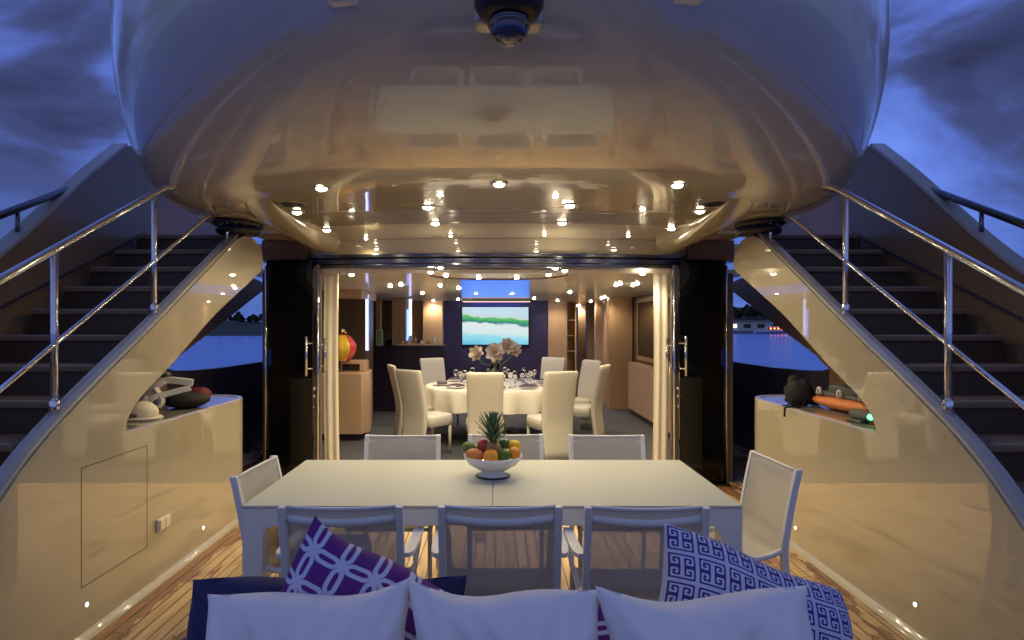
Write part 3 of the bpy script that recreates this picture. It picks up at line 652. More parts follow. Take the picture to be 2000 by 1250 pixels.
# cove light strip above the television
t = thing('cove_light', 'blue and pink light strip set in the ceiling above the television', 'ceiling light', (0.03, YB-.7, CZ-.01))
bm = B(); box(bm, -.72, .72, -.05, .05, -.03, .009); mk('housing', bm, 'frame_white', t, bevel=.01)
bm = B(); box(bm, -.70, .70, .051, .07, -.028, -.005); mk('blue_strip', bm, 'led_blue', t)
bm = B(); box(bm, -.70, .70, -.04, .03, -.036, -.031); mk('pink_strip', bm, mat('led_pink', (1, .7, .6), .4, emit=(1, .62, .55), es=2.5), t)
al = bpy.data.lights.new('lamp', 'AREA'); al.shape = 'RECTANGLE'; al.size = 1.3; al.size_y = .1; al.energy = 7; al.color = (.10, .20, 1)
ao = bpy.data.objects.new('lamp', al); COL.objects.link(ao); ao.parent = t; ao.location = (0, .1, -.04); ao.rotation_euler = (math.radians(25), 0, 0)
bm = B(); prism_z(bm, [(-.40, 7.2), (.40, 7.2), (.64, 11.6), (-.62, 11.6)], CZ-.012, CZ-.002)  # television's blue reflection on the ceiling, imitated by an added glowing tapered sheet
tag(mk('screen_reflection', bm, mat('blue_reflection', (.1, .2, .6), .3, emit=(.03, .17, .95), es=.8, noise=.05), bevel=.002), 'blue glowing sheet on the saloon ceiling standing in for the television reflection', 'ceiling light')
# dining oval moulding ring on the ceiling
bm = B(); tube(bm, [(.03+.72*math.cos(a), 6.5+.62*math.sin(a), CZ-.004) for a in [i*PI/40 for i in range(41)]], .011, 8)
tag(mk('ceiling_ring', bm, 'wood_dark', smooth=True), 'thin dark oval moulding on the ceiling above the dining table', 'ceiling trim')
# dark counter and left cabinet
t = thing('dark_counter', 'dark lacquered bar counter behind the left dining chairs', 'counter', (-1.7, 11.5, 0))
bm = B(); box(bm, -2.5, -.95, 11.45, 11.9, 0.005, 1.19); mk('body', bm, 'dark_lacquer', t, world=True)
bm = B(); box(bm, -2.5, -.93, 11.43, 11.92, 1.191, 1.22); mk('counter_top', bm, 'dark_lacquer', t, world=True, bevel=.005)
t = thing('bar_tray', 'pale tray of small bottles standing on the dark counter', 'tray', (-1.35, 11.6, 1.22))
bm = B(); box(bm, -.45, .3, -.1, .12, .001, .03); mk('tray', bm, 'wood_light', t, bevel=.005)
for i in range(6):
    bm = B(); h = .07+.03*(i % 3); lathe(bm, [(0, .031), (.03, .031), (.03, .031+h*.6), (.012, .031+h*.8), (.012, .031+h), (0, .031+h)], 12, loc=(-.38+.12*i, 0, 0)); mk('bottle', bm, 'porcelain' if i % 2 else 'gold', t, smooth=True)
t = thing('green_picture', 'small green picture in a pale frame standing on the dark counter', 'picture', (-2.16, 11.6, 1.22))
bm = B(); box(bm, -.06, .06, 0, .02, 0.001, .29); mk('frame', bm, 'led_white' if False else 'frame_white', t, bevel=.004)
bm = B(); box(bm, -.048, .048, -.004, -.001, .015, .275); mk('sheet', bm, mat('green_print', (.25, .4, .12), .5, noise=.4, nscale=12), t)
for xx, lb in ((-1.99, 'left of two low black armchair backs behind the dark counter'), (-1.82, 'right of two low black armchair backs behind the dark counter')):
    t = thing('bar_stool', lb, 'chair', (xx, 12.15, 0), 0, 'black bar stools'); 
    bm = B(); sheet(bm, lambda u, v: (.14*math.cos(PI*u), -.1*math.sin(PI*u), 1.0+.33*v*(1-.15*math.cos(PI*u)**2)), 16, 6); mk('backrest', bm, 'black_cloth', t, smooth=True, solid=.03)
    bm = B(); lathe(bm, [(0, .98), (.17, .98), (.18, .94), (.16, .9), (0, .9)], 20); mk('seat', bm, 'black_cloth', t, smooth=True)
    bm = B(); tube(bm, [(0, 0, .01), (0, 0, .9)], .025, 8); lathe(bm, [(0, .03), (.17, .02), (.18, .005), (0, .005)], 20); mk('stem', bm, 'chrome', t, smooth=True)
bm = B(); box(bm, -2.5, -2.02, 9.7, 10.3, .005, 2.12); t = mk('tall_cabinet', bm, 'wood_dark', bevel=.005); tag(t, 'tall dark wood cabinet behind the red and yellow vase', 'cabinet')
bm = B(); box(bm, -2.5, -1.98, 9.2, 10.35, 2.0, 2.128); tag(mk('ceiling_soffit', bm, 'wood_light', bevel=.005), 'short wood soffit under the ceiling above the tall dark cabinet', 'soffit')
t = thing('light_column', 'white and blue lit strip on the edge of the tall dark cabinet', 'lamp', (-1.99, 9.68, 1.2))
bm = B(); box(bm, -.028, .02, 0, .05, 0, .88); mk('housing', bm, 'frame_white', t)
bm = B(); box(bm, -.026, .002, -.006, -.001, .01, .87); mk('strip', bm, 'led_white', t); bm = B(); box(bm, .004, .018, -.006, -.001, .01, .87); mk('strip', bm, 'led_blue', t)
def col(x0, x1, y0, y1, m, label, name='column', z0=.005, z1=2.126, cat='column'):
    bm = B(); box(bm, x0, x1, y0, y1, z0, z1); return tag(mk(name, bm, m, bevel=.006), label, cat)
col(-2.50, -2.38, 12.3, 12.5, 'wood_dark', 'narrow dark panel between the lit strip and the gilded post')
col(-2.36, -2.27, 12.3, 12.45, 'wood_light', 'thin pale post behind the green picture')
col(-1.98, -1.72, 11.93, 12.05, 'wood', 'brown column standing behind the dark counter')
t = thing('light_column', 'purple and blue lit strip beside the brown column behind the counter', 'lamp', (-1.70, 11.95, 1.3))
bm = B(); box(bm, -.018, .1, 0, .05, 0, .8); mk('housing', bm, 'frame_white', t); bm = B(); box(bm, .0, .035, -.006, -.001, .0, .6); mk('strip', bm, 'led_blue', t); bm = B(); box(bm, .045, .09, -.006, -.001, .1, .8); mk('strip', bm, 'led_white', t)
t = thing('low_cabinet', 'low light wood cabinet under the red and yellow vase, left inside the doorway', 'cabinet', (-2.15, 9, 0))
bm = B(); prism_z(bm, [(-2.52, 8.54), (-1.84, 8.54), (-1.76, 8.75), (-1.86, 9.4), (-2.52, 9.4)], .10, .93); mk('body', bm, 'wood_light', t, world=True, bevel=.006)
bm = B(); prism_z(bm, [(-2.52, 8.6), (-1.9, 8.6), (-1.84, 8.78), (-1.92, 9.34), (-2.52, 9.34)], .005, .10); mk('plinth', bm, 'dark_lacquer', t, world=True)
t = thing('speaker_box', 'pale box with a black front standing on the low cabinet', 'box', (-2.03, 8.95, .93))
bm = B(); box(bm, -.2, .16, 0, .25, .001, .16); mk('case', bm, 'wood_light', t, bevel=.008)
bm = B(); box(bm, -.17, .08, -.006, -.001, .015, .11); mk('front', bm, 'black_plastic', t)
t = thing('vase', 'round red and yellow glazed vase with a gold stopper on the low cabinet', 'vase', (-2.18, 8.85, 1.09))
for nm_, a0, a1, m in (('red_glaze', -.25*PI, .4*PI, 'ceramic_red'), ('yellow_glaze', .4*PI, 1.05*PI, 'ceramic_red'), ('yellow_glaze', 1.05*PI, 1.75*PI, 'ceramic_yellow')):
    bm = B(); sheet(bm, lambda u, v, a0=a0, a1=a1: (math.cos(a0+(a1-a0)*u)*(.05+.15*math.sin(PI*(.08+v*.84)))*(1+.03*math.cos(8*(a0+(a1-a0)*u))), math.sin(a0+(a1-a0)*u)*(.05+.15*math.sin(PI*(.08+v*.84)))*(1+.03*math.cos(8*(a0+(a1-a0)*u))), .002+v*.37), 20, 18)
    mk(nm_, bm, m, t, smooth=True)
bm = B(); sphere(bm, (0, 0, .42), .045); sphere(bm, (.05, 0, .40), .022); mk('stopper', bm, 'gold', t, smooth=True)
# right side: low cabinet, pillar, window
t = thing('low_cabinet', 'long low light wood cabinet along the right wall inside the doorway', 'cabinet', (2.5, 9.3, 0))
bm = B(); box(bm, 2.42, 2.615, 8.0, 11.3, .10, .93); mk('body', bm, 'wood_light', t, world=True, bevel=.006)
bm = B(); box(bm, 2.46, 2.615, 8.0, 11.3, .005, .10); mk('plinth', bm, 'dark_lacquer', t, world=True)
for yy in (8.9, 9.8, 10.7):
    bm = B(); box(bm, 2.412, 2.419, yy-.05, yy+.05, .80, .815); mk('handle', bm, 'chrome', t, world=True)
bm = B(); sphere(bm, (2.53, 8.95, .99), .045, u=12, v=8); sphere(bm, (2.50, 9.0, 1.05), .03, u=12, v=8); sphere(bm, (2.53, 8.95, .955), .035, u=12, v=8)
tag(mk('white_ornament', bm, 'porcelain', smooth=True), 'small white ornament on the right low cabinet', 'ornament')
col(2.16, 2.60, 11.75, 12.0, 'wood', 'broad brown wood pillar at the right end of the saloon', 'pillar', cat='pillar')
for k, (y0, y1) in enumerate(((8.1, 9.6), (9.75, 11.2))):
    t = thing('side_window', ('nearer' if k == 0 else 'farther')+' dark window above the right low cabinet', 'window', (2.6, y0, .95), 0, 'saloon side windows')
    bm = B(); box(bm, 2.585, 2.618, y0, y1, 1.05, 2.0); mk('pane', bm, 'black_glass', t, world=True)
    bm = B()
    for a in ((y0-.06, y0, .98, 2.07), (y1, y1+.06, .98, 2.07), (y0, y1, .98, 1.05), (y0, y1, 2.0, 2.07)): box(bm, 2.57, 2.619, *a)
    mk('frame', bm, 'wood', t, world=True)
nm_l = ['nearest', 'second', 'third', 'fourth', 'fifth']
for k, yy in enumerate((12.6, 13.7, 15.0, 16.6, 18.4)):
    bm = B(); box(bm, 2.22, 2.60, yy, yy+.22, .005, 2.126); tag(mk('wood_pilaster', bm, 'wood_light', bevel=.006), f'{nm_l[k]} wood pilaster along the right corridor', 'pilaster', 'corridor pilasters')
    bm = B(); box(bm, 2.40, 2.60, yy+.23, yy+.95, .005, 1.0); tag(mk('corridor_locker', bm, 'wood_light', bevel=.006), f'{nm_l[k]} low locker between the corridor pilasters', 'locker', 'corridor lockers')
t = thing('display_shelf', 'narrow pale shelf unit at the mouth of the right corridor', 'shelf', (1.72, 14.2, 0))
bm = B(); box(bm, 1.60, 1.63, 14.0, 14.3, .005, 2.12); box(bm, 1.80, 1.83, 14.0, 14.3, .005, 2.12); mk('side_panel', bm, 'wood_light', t, world=True)
bm = B()
for zz in (.5, 1.0, 1.35, 1.7): box(bm, 1.631, 1.799, 14.0, 14.3, zz, zz+.025)
mk('shelf', bm, 'wood_light', t, world=True)
bm = B(); box(bm, 1.631, 1.799, 14.28, 14.3, .005, 2.12); mk('back_panel', bm, 'wood', t, world=True)

# saloon downlights
DL = {}
pts = [(687, 535), (783, 555), (762, 558), (841, 530), (860, 521), (871, 537), (860, 557), (896, 562), (825, 572), (846, 589), (935, 541), (1009, 541), (1072, 535), (1085, 522), (1103, 527), (1255, 533), (1203, 556), (1211, 553), (1236, 556), (1244, 553), (1113, 570), (1089, 588), (1154, 588), (1175, 582), (1181, 579), (1128, 597), (1132, 596), (895, 584), (1043, 582), (1000, 572), (930, 572)]
proto = None
for i, (px, py) in enumerate(sorted(pts)):
    d = (CZ-CH)*F/(CY-py)
    if d > YB-.4 and px < 1100: d = YB-.45
    loc = Vector(((px-CX)/F*d, d, CZ-.001))
    if proto is None:
        t = thing('saloon_downlight', 'x', 'ceiling light', loc, 0, 'small downlights in the saloon ceiling'); r = .034; proto = t
        bm = B(); lathe(bm, [(r*.85, 0), (r*1.3, -.001), (r*1.3, -.006), (r*1.0, -.008), (r*.85, -.006)], 18); mk('ring', bm, 'chrome', t, smooth=True)
        bm = B(); lathe(bm, [(0, -.022), (r*.35, -.020), (r*.62, -.015), (r*.84, -.004)], 16); mk('bulb', bm, 'lamp_saloon', t, smooth=True)
        spot(t, (0, 0, -.028), P_IN, WARMI, 150, .9, .004)
    else: t = dup(proto); t.location = loc
    side_ = 'left' if px < 880 else ('middle' if px < 1050 else 'right')
    dep = 'nearest the doorway' if d < 7.2 else ('above the dining table' if d < 9.5 else ('between table and bulkhead' if d < 12 else 'at the far end'))
    DL.setdefault((side_, dep), []).append((px, t))

for (sd_, dep), L_ in DL.items():
    for k, (px, t) in enumerate(sorted(L_, key=lambda q: q[0])):
        t['label'] = f'saloon downlight {dep}, ' + ('only one' if len(L_) == 1 else ['first', 'second', 'third', 'fourth', 'fifth', 'sixth', 'seventh', 'eighth'][k]+' from the left') + f' on the {sd_}'
# ================================================================ DINING TABLE AND CHAIRS (inside)
TX, TY = 0.0, 8.85; TR = .98; TZ = .755
t = thing('dining_table', 'round dining table hidden under a white cloth in the saloon', 'table', (TX, TY, 0))
bm = B(); lathe(bm, [(0, .75), (TR-.02, .75), (TR-.01, .735), (TR-.03, .72), (0, .72)], 48); mk('tabletop', bm, 'wood', t, smooth=True)
bm = B(); lathe(bm, [(0, .719), (.16, .719), (.10, .5), (.12, .15), (.38, .04), (.40, .005), (0, .005)], 32); mk('pedestal', bm, 'wood_dark', t, smooth=True)
bm = B(); n = 160; rings = []
for r_, z_ in ((0.001, TZ), (.5, TZ), (TR-.03, TZ), (TR, TZ-.003), (TR+.012, TZ-.02), (TR+.018, TZ-.08), (TR+.02, TZ-.16), (TR+.02, TZ-.23), (TR+.02, TZ-.28)):
    k = max(0, (TZ-z_)/.28); rings.append([bm.verts.new(((r_+k*.045*math.sin(j/n*2*PI*17+math.sin(j*.11)))*math.cos(2*PI*j/n), (r_+k*.045*math.sin(j/n*2*PI*17+math.sin(j*.11)))*math.sin(2*PI*j/n), z_+k*.012*math.sin(j*.23))) for j in range(n)])
for a, b in zip(rings, rings[1:]):
    for j in range(n): bm.faces.new((a[j], a[(j+1) % n], b[(j+1) % n], b[j]))
bm.faces.new(rings[0])
o = mk('tablecloth', bm, 'cloth', smooth=True); o.location = (TX, TY, 0); tag(o, 'white cloth draped in soft folds over the round dining table', 'tablecloth')
def dining_chair():
    t = thing('dining_chair', 'x', 'chair', (0, 0, 0), 0, 'cream leather chairs around the dining table')
    bm = B()      # full-length upholstered back, faces +y, back at y=-.24
    def prof_(z): return -.20-.0*z-(.13*max(0, (z-.45)/.6)**1.2)+(-.05*max(0, (.45-z)/.45))
    def wid(z): return .20+.018*max(0, (z-.45)/.6)-.02*max(0, (.45-z)/.45)
    rows = []
    zs = [.01, .12, .25, .4, .5, .62, .75, .88, .98, 1.035, 1.06]
    for z in zs:
        w_ = wid(z)-(.012 if z > 1.05 else 0); y = prof_(z); th = .045 if z < 1.05 else .03; row = []
        for j in range(20):
            a = 2*PI*j/20; c, s_ = math.cos(a), math.sin(a)
            row.append(bm.verts.new((math.copysign(abs(c)**.25, c)*w_, y+math.copysign(abs(s_)**.5, s_)*th*.7+.02*(c*c)*(z > .5), z)))
        rows.append(row)
    for a, b in zip(rows, rows[1:]):
        for j in range(20): bm.faces.new((a[j], a[(j+1) % 20], b[(j+1) % 20], b[j]))
    bm.faces.new(rows[0]); bm.faces.new(rows[-1][::-1]); mk('backrest', bm, 'leather', t, smooth=True)
    bm = B(); rows = []
    for z, k in ((.36, .95), (.37, 1), (.43, 1), (.445, 1.01), (.455, .99), (.475, 1.0), (.49, .93), (.497, .7), (.499, .3)):
        row = []
        for j in range(28):
            a = 2*PI*j/28; c, s_ = math.cos(a), math.sin(a); y = math.copysign(abs(s_)**.45, s_)*.215*k; x = math.copysign(abs(c)**.35, c)*.225*k
            if y > 0: y += .04*(1-(x/.225)**2)
            row.append(bm.verts.new((x, y+.045, z)))
        rows.append(row)
    for a, b in zip(rows, rows[1:]):
        for j in range(28): bm.faces.new((a[j], a[(j+1) % 28], b[(j+1) % 28], b[j]))
    bm.faces.new(rows[0]); bm.faces.new(rows[-1][::-1]); mk('seat', bm, 'leather', t, smooth=True)
    for s in (-1, 1):
        bm = B(); tube(bm, [(s*.19, .20, .365), (s*.19, .205, .01)], [.022, .014], 8); mk('leg', bm, 'leather', t, smooth=True)
    return t
dc = dining_chair(); first = True
seats = [(-.12, 7.36, 0.02, 'dining chair seen from behind in the centre of the doorway'),
         (-.84, 7.70, -.70, 'dining chair at the near left of the round table, seat showing'),
         (-1.10, 8.50, -1.25, 'dining chair seen edge-on behind the near left dining chair'),
         (-.86, 9.85, -2.55, 'dining chair at the far left, before the bar counter'),
         (.80, 10.05, 2.55, 'dining chair at the far right behind the wine glasses'),
         (1.20, 9.35, 2.05, 'dining chair on the right side, behind the outermost right chair'),
         (1.20, 8.55, 1.12, 'dining chair outermost on the right, edge-on beside the aisle'),
         (.66, 7.50, .36, 'dining chair at the near right, long back turned to the deck'),
         ]
for x, y, r, lb in seats:
    t = dc if first else dup(dc); first = False
    t.location = (x, y, SF); t.rotation_euler = (0, 0, r); t['label'] = 'cream leather '+lb
# settings
def wine_glass(label):
    t = thing('wine_glass', label, 'wine glass', (0, 0, 0), 0, 'wine glasses on the dining table')
    bm = B(); lathe(bm, [(0, .004), (.034, .002), (.035, .0), (.006, .006), (.004, .02), (.004, .085), (.012, .095), (.032, .125), (.036, .15), (.03, .195), (.0285, .195), (.0345, .15), (.030, .127), (.0, .1)], 20); mk('bowl', bm, 'glass', t, smooth=True); return t
g0 = None; pl0 = None; nk0 = None
seat_ang = [(-PI/2, 'nearest place setting'), (-2.35, 'near left place setting'), (-2.95, 'left place setting'), (2.45, 'far left place setting'), (1.55, 'far middle place setting'), (.95, 'far right place setting'), (.30, 'right place setting'), (-.25, 'lower right place setting'), (-.95, 'near right place setting')]
for a, lb in seat_ang:
    c = Vector((TX+math.cos(a)*(TR-.22), TY+math.sin(a)*(TR-.22), TZ+.004))
    if pl0 is None:
        pl0 = thing('plate', 'x', 'plate', c, 0, 'plates on the dining table'); bm = B(); lathe(bm, [(0, .006), (.08, .004), (.125, .018), (.13, .02), (.127, .014), (.08, 0), (0, 0)], 32); mk('dish', bm, 'porcelain', pl0, smooth=True); pp = pl0
        nk0 = thing('napkin', 'x', 'napkin', c, 0, 'folded napkins on the plates')
        bm = B(); sheet(bm, lambda u, v: ((u-.5)*.24+.01*math.sin(v*7), (v-.5)*.13, .028+.022*math.sin(PI*u)*abs(math.sin(v*PI*2.5))+.006), 20, 14); mk('cloth', bm, 'napkin', nk0, smooth=True, solid=.008); nn = nk0
    else: pp = dup(pl0); nn = dup(nk0)
    pp.location = c; pp['label'] = 'white dinner plate at the '+lb; nn.location = c; nn.rotation_euler = (0, 0, a+PI/2); nn['label'] = 'dark folded napkin at the '+lb
    for q, (rr, da, hh) in enumerate(((.48, .22, 1.0), (.50, -.02, .9), (.42, -.24, 1.12))):
        gl = wine_glass('x') if g0 is None else dup(g0); g0 = g0 or gl
        gl.location = (TX+math.cos(a+da)*(TR-rr), TY+math.sin(a+da)*(TR-rr), TZ+.003); gl.scale = (hh, hh, hh*1.05)
        gl['label'] = ('tallest', 'middle', 'smallest')[(2, 0, 1).index(q) if False else {2: 0, 0: 1, 1: 2}[q]]+' clear wine glass at the '+lb
t = thing('side_dish', 'small white salt dish beside the near left napkin', 'dish', (TX-.55, TY-.62, TZ+.004)); bm = B(); lathe(bm, [(0, .01), (.03, .01), (.045, .04), (.048, .04), (.035, 0), (0, 0)], 20); mk('bowl', bm, 'porcelain', t, smooth=True)
# flower vase
t = thing('flower_vase', 'tall clear vase of three large pale flowers in the middle of the dining table', 'flowers', (TX, TY, TZ+.004))
bm = B(); lathe(bm, [(0, 0), (.05, 0), (.045, .03), (.055, .15), (.075, .30), (.07, .30), (.05, .15), (.04, .035), (0, .02)], 28); mk('vase', bm, 'glass', t, smooth=True)
def bloom(c, n_, r, k):
    bmp = B()
    nrm = Vector(n_).normalized(); q = nrm.to_track_quat('Z', 'Y').to_matrix()
    for ring, (cnt, rr, lift) in enumerate(((7, 1.0, .10), (6, .85, .45), (5, .55, .75))):
        for i in range(cnt):
            a = 2*PI*(i+.5*ring)/cnt+k
            def pt(u, v):
                w_ = .36*math.sin(PI*min(1, .12+u*.82))**.8*(v-.5)*2; l_ = u*rr
                return Vector(c)+q@(Vector((math.cos(a)*l_-math.sin(a)*w_, math.sin(a)*l_+math.cos(a)*w_, lift*u*u*1.2+.05*(v-.5)**2*4))*r)
            sheet(bmp, pt, 6, 4)
    fl = mk('flower', bmp, 'petal', t, smooth=True)
    bmp = B(); sphere(bmp, Vector(c)+nrm*r*.08, r*.22, (1, 1, .7), 12, 8); mk('flower_core', bmp, 'petal_core', fl, smooth=True)
    bmp = B(); tube(bmp, catmull([(0.01*k, 0, .03), (c[0]*.25, 0, .25), (c[0]*.7, c[1]*.5, c[2]-.14), c], 5), .008, 7); mk('stem', bmp, 'stem', t, smooth=True)
bloom((-.26, -.05, .44), (-.5, -.9, .35), .12, 0); bloom((.0, -.1, .45), (-.1, -1, .35), .145, 1); bloom((.17, -.05, .54), (.35, -.9, .4), .125, 2); bloom((.27, .05, .49), (.8, -.6, .3), .11, 3)
bm = B()
for i in range(9):
    a = i*.7; p_ = [(0, 0, .03), (.02*math.cos(a), .02*math.sin(a), .2), (.07*math.cos(a), .06*math.sin(a), .36)]; tube(bm, p_, [.004, .007, .002], 5)
mk('leaves', bm, 'stem', t, smooth=True)

# ================================================================ OUTDOOR TABLE
FX = -.012; y0, y1 = 2.92, 3.92; x0, x1 = -1.192, 1.165
t = thing('deck_table', 'long white outdoor dining table in the middle of the cockpit', 'table', (FX, 3.42, 0))
for a, b in ((x0, FX-.0015), (FX+.0015, x1)):
    bm = B(); box(bm, a, b, y0, y1, .735, .75); mk('tabletop', bm, 'table_white', t, world=True, bevel=.003)
bm = B()
box(bm, x0+.1, x1-.1, y0+.004, y0+.035, .655, .734); box(bm, x0+.1, x1-.1, y1-.035, y1-.004, .655, .734)
box(bm, x0+.004, x0+.035, y0+.1, y1-.1, .655, .734); box(bm, x1-.035, x1-.004, y0+.1, y1-.1, .655, .734)
box(bm, FX-.04, FX+.04, y0+.036, y1-.036, .69, .733); mk('apron', bm, 'frame_white', t, world=True, bevel=.003)
for sx, sy in ((0, 0), (1, 0), (0, 1), (1, 1)):
    lx = x0+.002 if sx == 0 else x1-.002; ly = y0+.002 if sy == 0 else y1-.002; dx = 1 if sx == 0 else -1; dy = 1 if sy == 0 else -1
    bm = B(); box(bm, *sorted((lx, lx+dx*.095)), *sorted((ly, ly+dy*.095)), .005, .7345)
    # rounded gusset into the apron
    pl = [(lx+dx*.0951, .7345), (lx+dx*.16, .7345), (lx+dx*.16, .655)]+[(lx+dx*(.16-.06*math.sin(a)-.005), .655-.06*(1-math.cos(a))) for a in [i*PI/12 for i in range(1, 7)]]+[(lx+dx*.0951, .59)]
    v0 = [bm.verts.new((x, ly+dy*.003, z)) for x, z in pl]; v1 = [bm.verts.new((x, ly+dy*.031, z)) for x, z in pl]
    bm.faces.new(v0); bm.faces.new(v1[::-1])
    for i in range(len(pl)): bm.faces.new((v0[i], v0[(i+1) % len(pl)], v1[(i+1) % len(pl)], v1[i]))
    mk('leg', bm, 'frame_white', t, world=True, bevel=.004)

# ================================================================ OUTDOOR CHAIRS
def deck_chair(arms=True):
    t = thing('deck_chair', 'x', 'chair', (0, 0, 0), 0, 'white sling chairs around the deck table')
    W_ = .235
    bk = [(-.17, .43), (-.205, .40), (-.225, .43), (-.245, .56), (-.275, .74), (-.305, .87)]
    for s in (-1, 1):
        # back post continuing into rear leg
        bm = B(); pth = catmull([(-.31, .872), (-.28, .74), (-.25, .58), (-.235, .46), (-.25, .30), (-.29, .008)], 4)
        rings = [[bm.verts.new((s*W_+a, y+b, z)) for a, b in ((-.0145, -.020), (.0145, -.020), (.0145, .015), (-.0145, .015))] for y, z in pth]
        for a, b in zip(rings, rings[1:]):
            for j in range(4): bm.faces.new((a[j], a[(j+1) % 4], b[(j+1) % 4], b[j]))
        bm.faces.new(rings[0]); bm.faces.new(rings[-1]); mk('back_post', bm, 'frame_white', t, bevel=.003)
        bm = B(); tube(bm, catmull([(s*W_, -.24, .47), (s*W_, -.1, .425), (s*W_, .17, .43), (s*W_, .215, .41), (s*W_, .23, .3), (s*W_, .24, .008)], 4), .0135, 10); mk('leg', bm, 'frame_white', t, smooth=True)
        if not arms: continue
        bm = B(); pa = catmull([(s*(W_+.012), -.272, .66), (s*(W_+.03), -.2, .655), (s*(W_+.035), .05, .64), (s*(W_+.03), .17, .625), (s*(W_+.02), .205, .58), (s*(W_+.005), .215, .42)], 5)
        rings = []
        for i, p_ in enumerate(pa):
            k = min(1, max(0, (p_[2]-.42)/.16)); w_ = .010+.012*k
            rings.append([bm.verts.new((p_[0]+a*w_, p_[1], p_[2]+b*.009) if p_[2] > .6 else (p_[0]+a*w_, p_[1]+b*.009, p_[2])) for a, b in ((-1, -1), (1, -1), (1, 1), (-1, 1))])
        for a, b in zip(rings, rings[1:]):
            for j in range(4): bm.faces.new((a[j], a[(j+1) % 4], b[(j+1) % 4], b[j]))
        bm.faces.new(rings[0]); bm.faces.new(rings[-1]); mk('armrest', bm, 'frame_white', t, smooth=False)
    # curved cross bar behind the top of the sling
    bm = B(); sheet(bm, lambda u, v: ((u-.5)*2*(W_-.011), -.300-.022*math.sin(PI*u)+.004-.0*v, .835-.013*math.sin(PI*u)-.030*v), 20, 2); cb = mk('cross_bar', bm, 'frame_white', t, smooth=True, solid=.014)
    bm = B(); tube(bm, [(-W_, .2, .412), (W_, .2, .412)], .012, 8); tube(bm, [(-W_, -.25, .30), (W_, -.25, .30)], .010, 8); mk('seat_rail', bm, 'frame_white', t, smooth=True)
    line = catmull([(-.296, .868), (-.272, .74), (-.238, .58), (-.215, .48), (-.17, .435), (-.05, .415), (.1, .425), (.2, .43)], 5)
    bm = B(); wd = W_-.012; g = []
    for i in range(13):
        u = i/12*2-1; row = []
        for k, (y, z) in enumerate(line):
            sg = (1-u*u)*.018; row.append(bm.verts.new((u*wd, y-(sg if z > .5 else 0), z-(sg if z <= .5 else 0)-(.006*(1-u*u) if k == 0 else 0))))
        g.append(row)
    for a, b in zip(g, g[1:]):
        for j in range(len(line)-1): bm.faces.new((a[j], a[j+1], b[j+1], b[j]))
    mk('sling', bm, 'sling', t, smooth=True)
    bm = B(); tube(bm, [(u/8*wd, -.297-.018*(1-(u/8)**2), .868-.006*(1-(u/8)**2)) for u in range(-8, 9)], .007, 8); mk('top_hem', bm, 'frame_white', t, smooth=True)
    return t
dk = deck_chair(); first = True; EL = 'chair pushed in at the left end of the table'
for x, y, r, lb in ((-.625, 2.80, .02, 'left chair of the near row, seen from behind'), (.02, 2.80, 0, 'middle chair of the near row, seen from behind'), (.61, 2.79, -.01, 'right chair of the near row, behind the key-pattern cushion'),
                    (-.61, 3.80, PI, 'left chair on the far side of the table'), (.08, 3.82, PI+.03, 'middle chair across the table, partly hidden by the fruit bowl'), (.73, 3.80, PI-.02, 'right chair on the far side of the table'),
                    (-.93, 3.20, -PI/2-.05, 'chair pushed in at the left end of the table'), (1.20, 3.34, PI/2+.06, 'chair pulled out at the right end of the table')):
    if lb == EL: dk = deck_chair(False); first = True
    t = dk if first else dup(dk); first = False
    t.location = (x, y, .002); t.rotation_euler = (0, 0, r); t['label'] = 'white sling-back '+lb

# ================================================================ FRUIT BOWL
BX, BY, BZ = -.012, 3.50, .752
t = thing('fruit_bowl', 'white footed bowl of fruit on the middle of the deck table', 'bowl', (BX, BY, BZ))
bm = B(); lathe(bm, [(0, .0), (.082, .0), (.085, .004), (.07, .022), (.06, .03), (.09, .042), (.135, .068), (.160, .10), (.167, .118), (.163, .119), (.153, .10), (.13, .075), (.08, .05), (0, .045)], 56); mk('bowl', bm, 'porcelain', t, smooth=True)
bm = B(); lathe(bm, [(0, -.0015), (.098, -.0015), (.1, .001), (.098, .004), (.086, .006)], 40); mk('base_ring', bm, 'black_plastic', t, smooth=True)
def fruit(name, m, c, r, s, label, cat, rot=0):
    o = B(); sphere(o, (0, 0, 0), r, s, 24, 16, Matrix.Rotation(rot, 3, 'Y'))
    for v in o.verts: v.co *= 1+.02*math.sin(v.co.x*60+r*900)
    q = mk(name, o, m, smooth=True); q.location = (BX+c[0], BY+c[1], BZ+c[2]); tag(q, label, cat, 'fruit in the white bowl'); return q
fruit('mango', 'mango_green', (-.135, .0, .155), .038, (1.1, 1, .95), 'green mango at the left rim of the fruit bowl', 'mango', .2)
fruit('mango', 'mango', (-.10, -.06, .128), .042, (1.25, .95, .85), 'orange and red mango at the front left of the fruit bowl', 'mango', .2)
fruit('apple', 'apple_red', (-.055, .0, .17), .034, (1, 1, 1.1), 'red apple behind the left of the pineapple leaves', 'apple')
fruit('orange', 'orange_fruit', (-.012, -.105, .128), .042, (1, 1, .95), 'bright orange at the front of the fruit bowl', 'orange')
fruit('mango', 'lime', (.060, -.085, .130), .038, (1, 1, .98), 'dark green avocado right of the orange', 'avocado')
fruit('lime', 'lime', (.062, .03, .172), .034, (1.1, 1, .95), 'green lime at the back right of the fruit bowl', 'lime')
fruit('lemon', 'lemon', (.120, .02, .165), .034, (1.1, 1, .95), 'yellow lemon at the right of the fruit bowl', 'lemon')
fruit('orange', 'orange_fruit', (.118, -.045, .134), .036, (1, 1, 1), 'orange peach at the right rim of the fruit bowl', 'peach')
fruit('apple', 'pine_skin', (0, .09, .12), .04, (1, 1, 1), 'brownish fruit at the back of the fruit bowl', 'fruit')
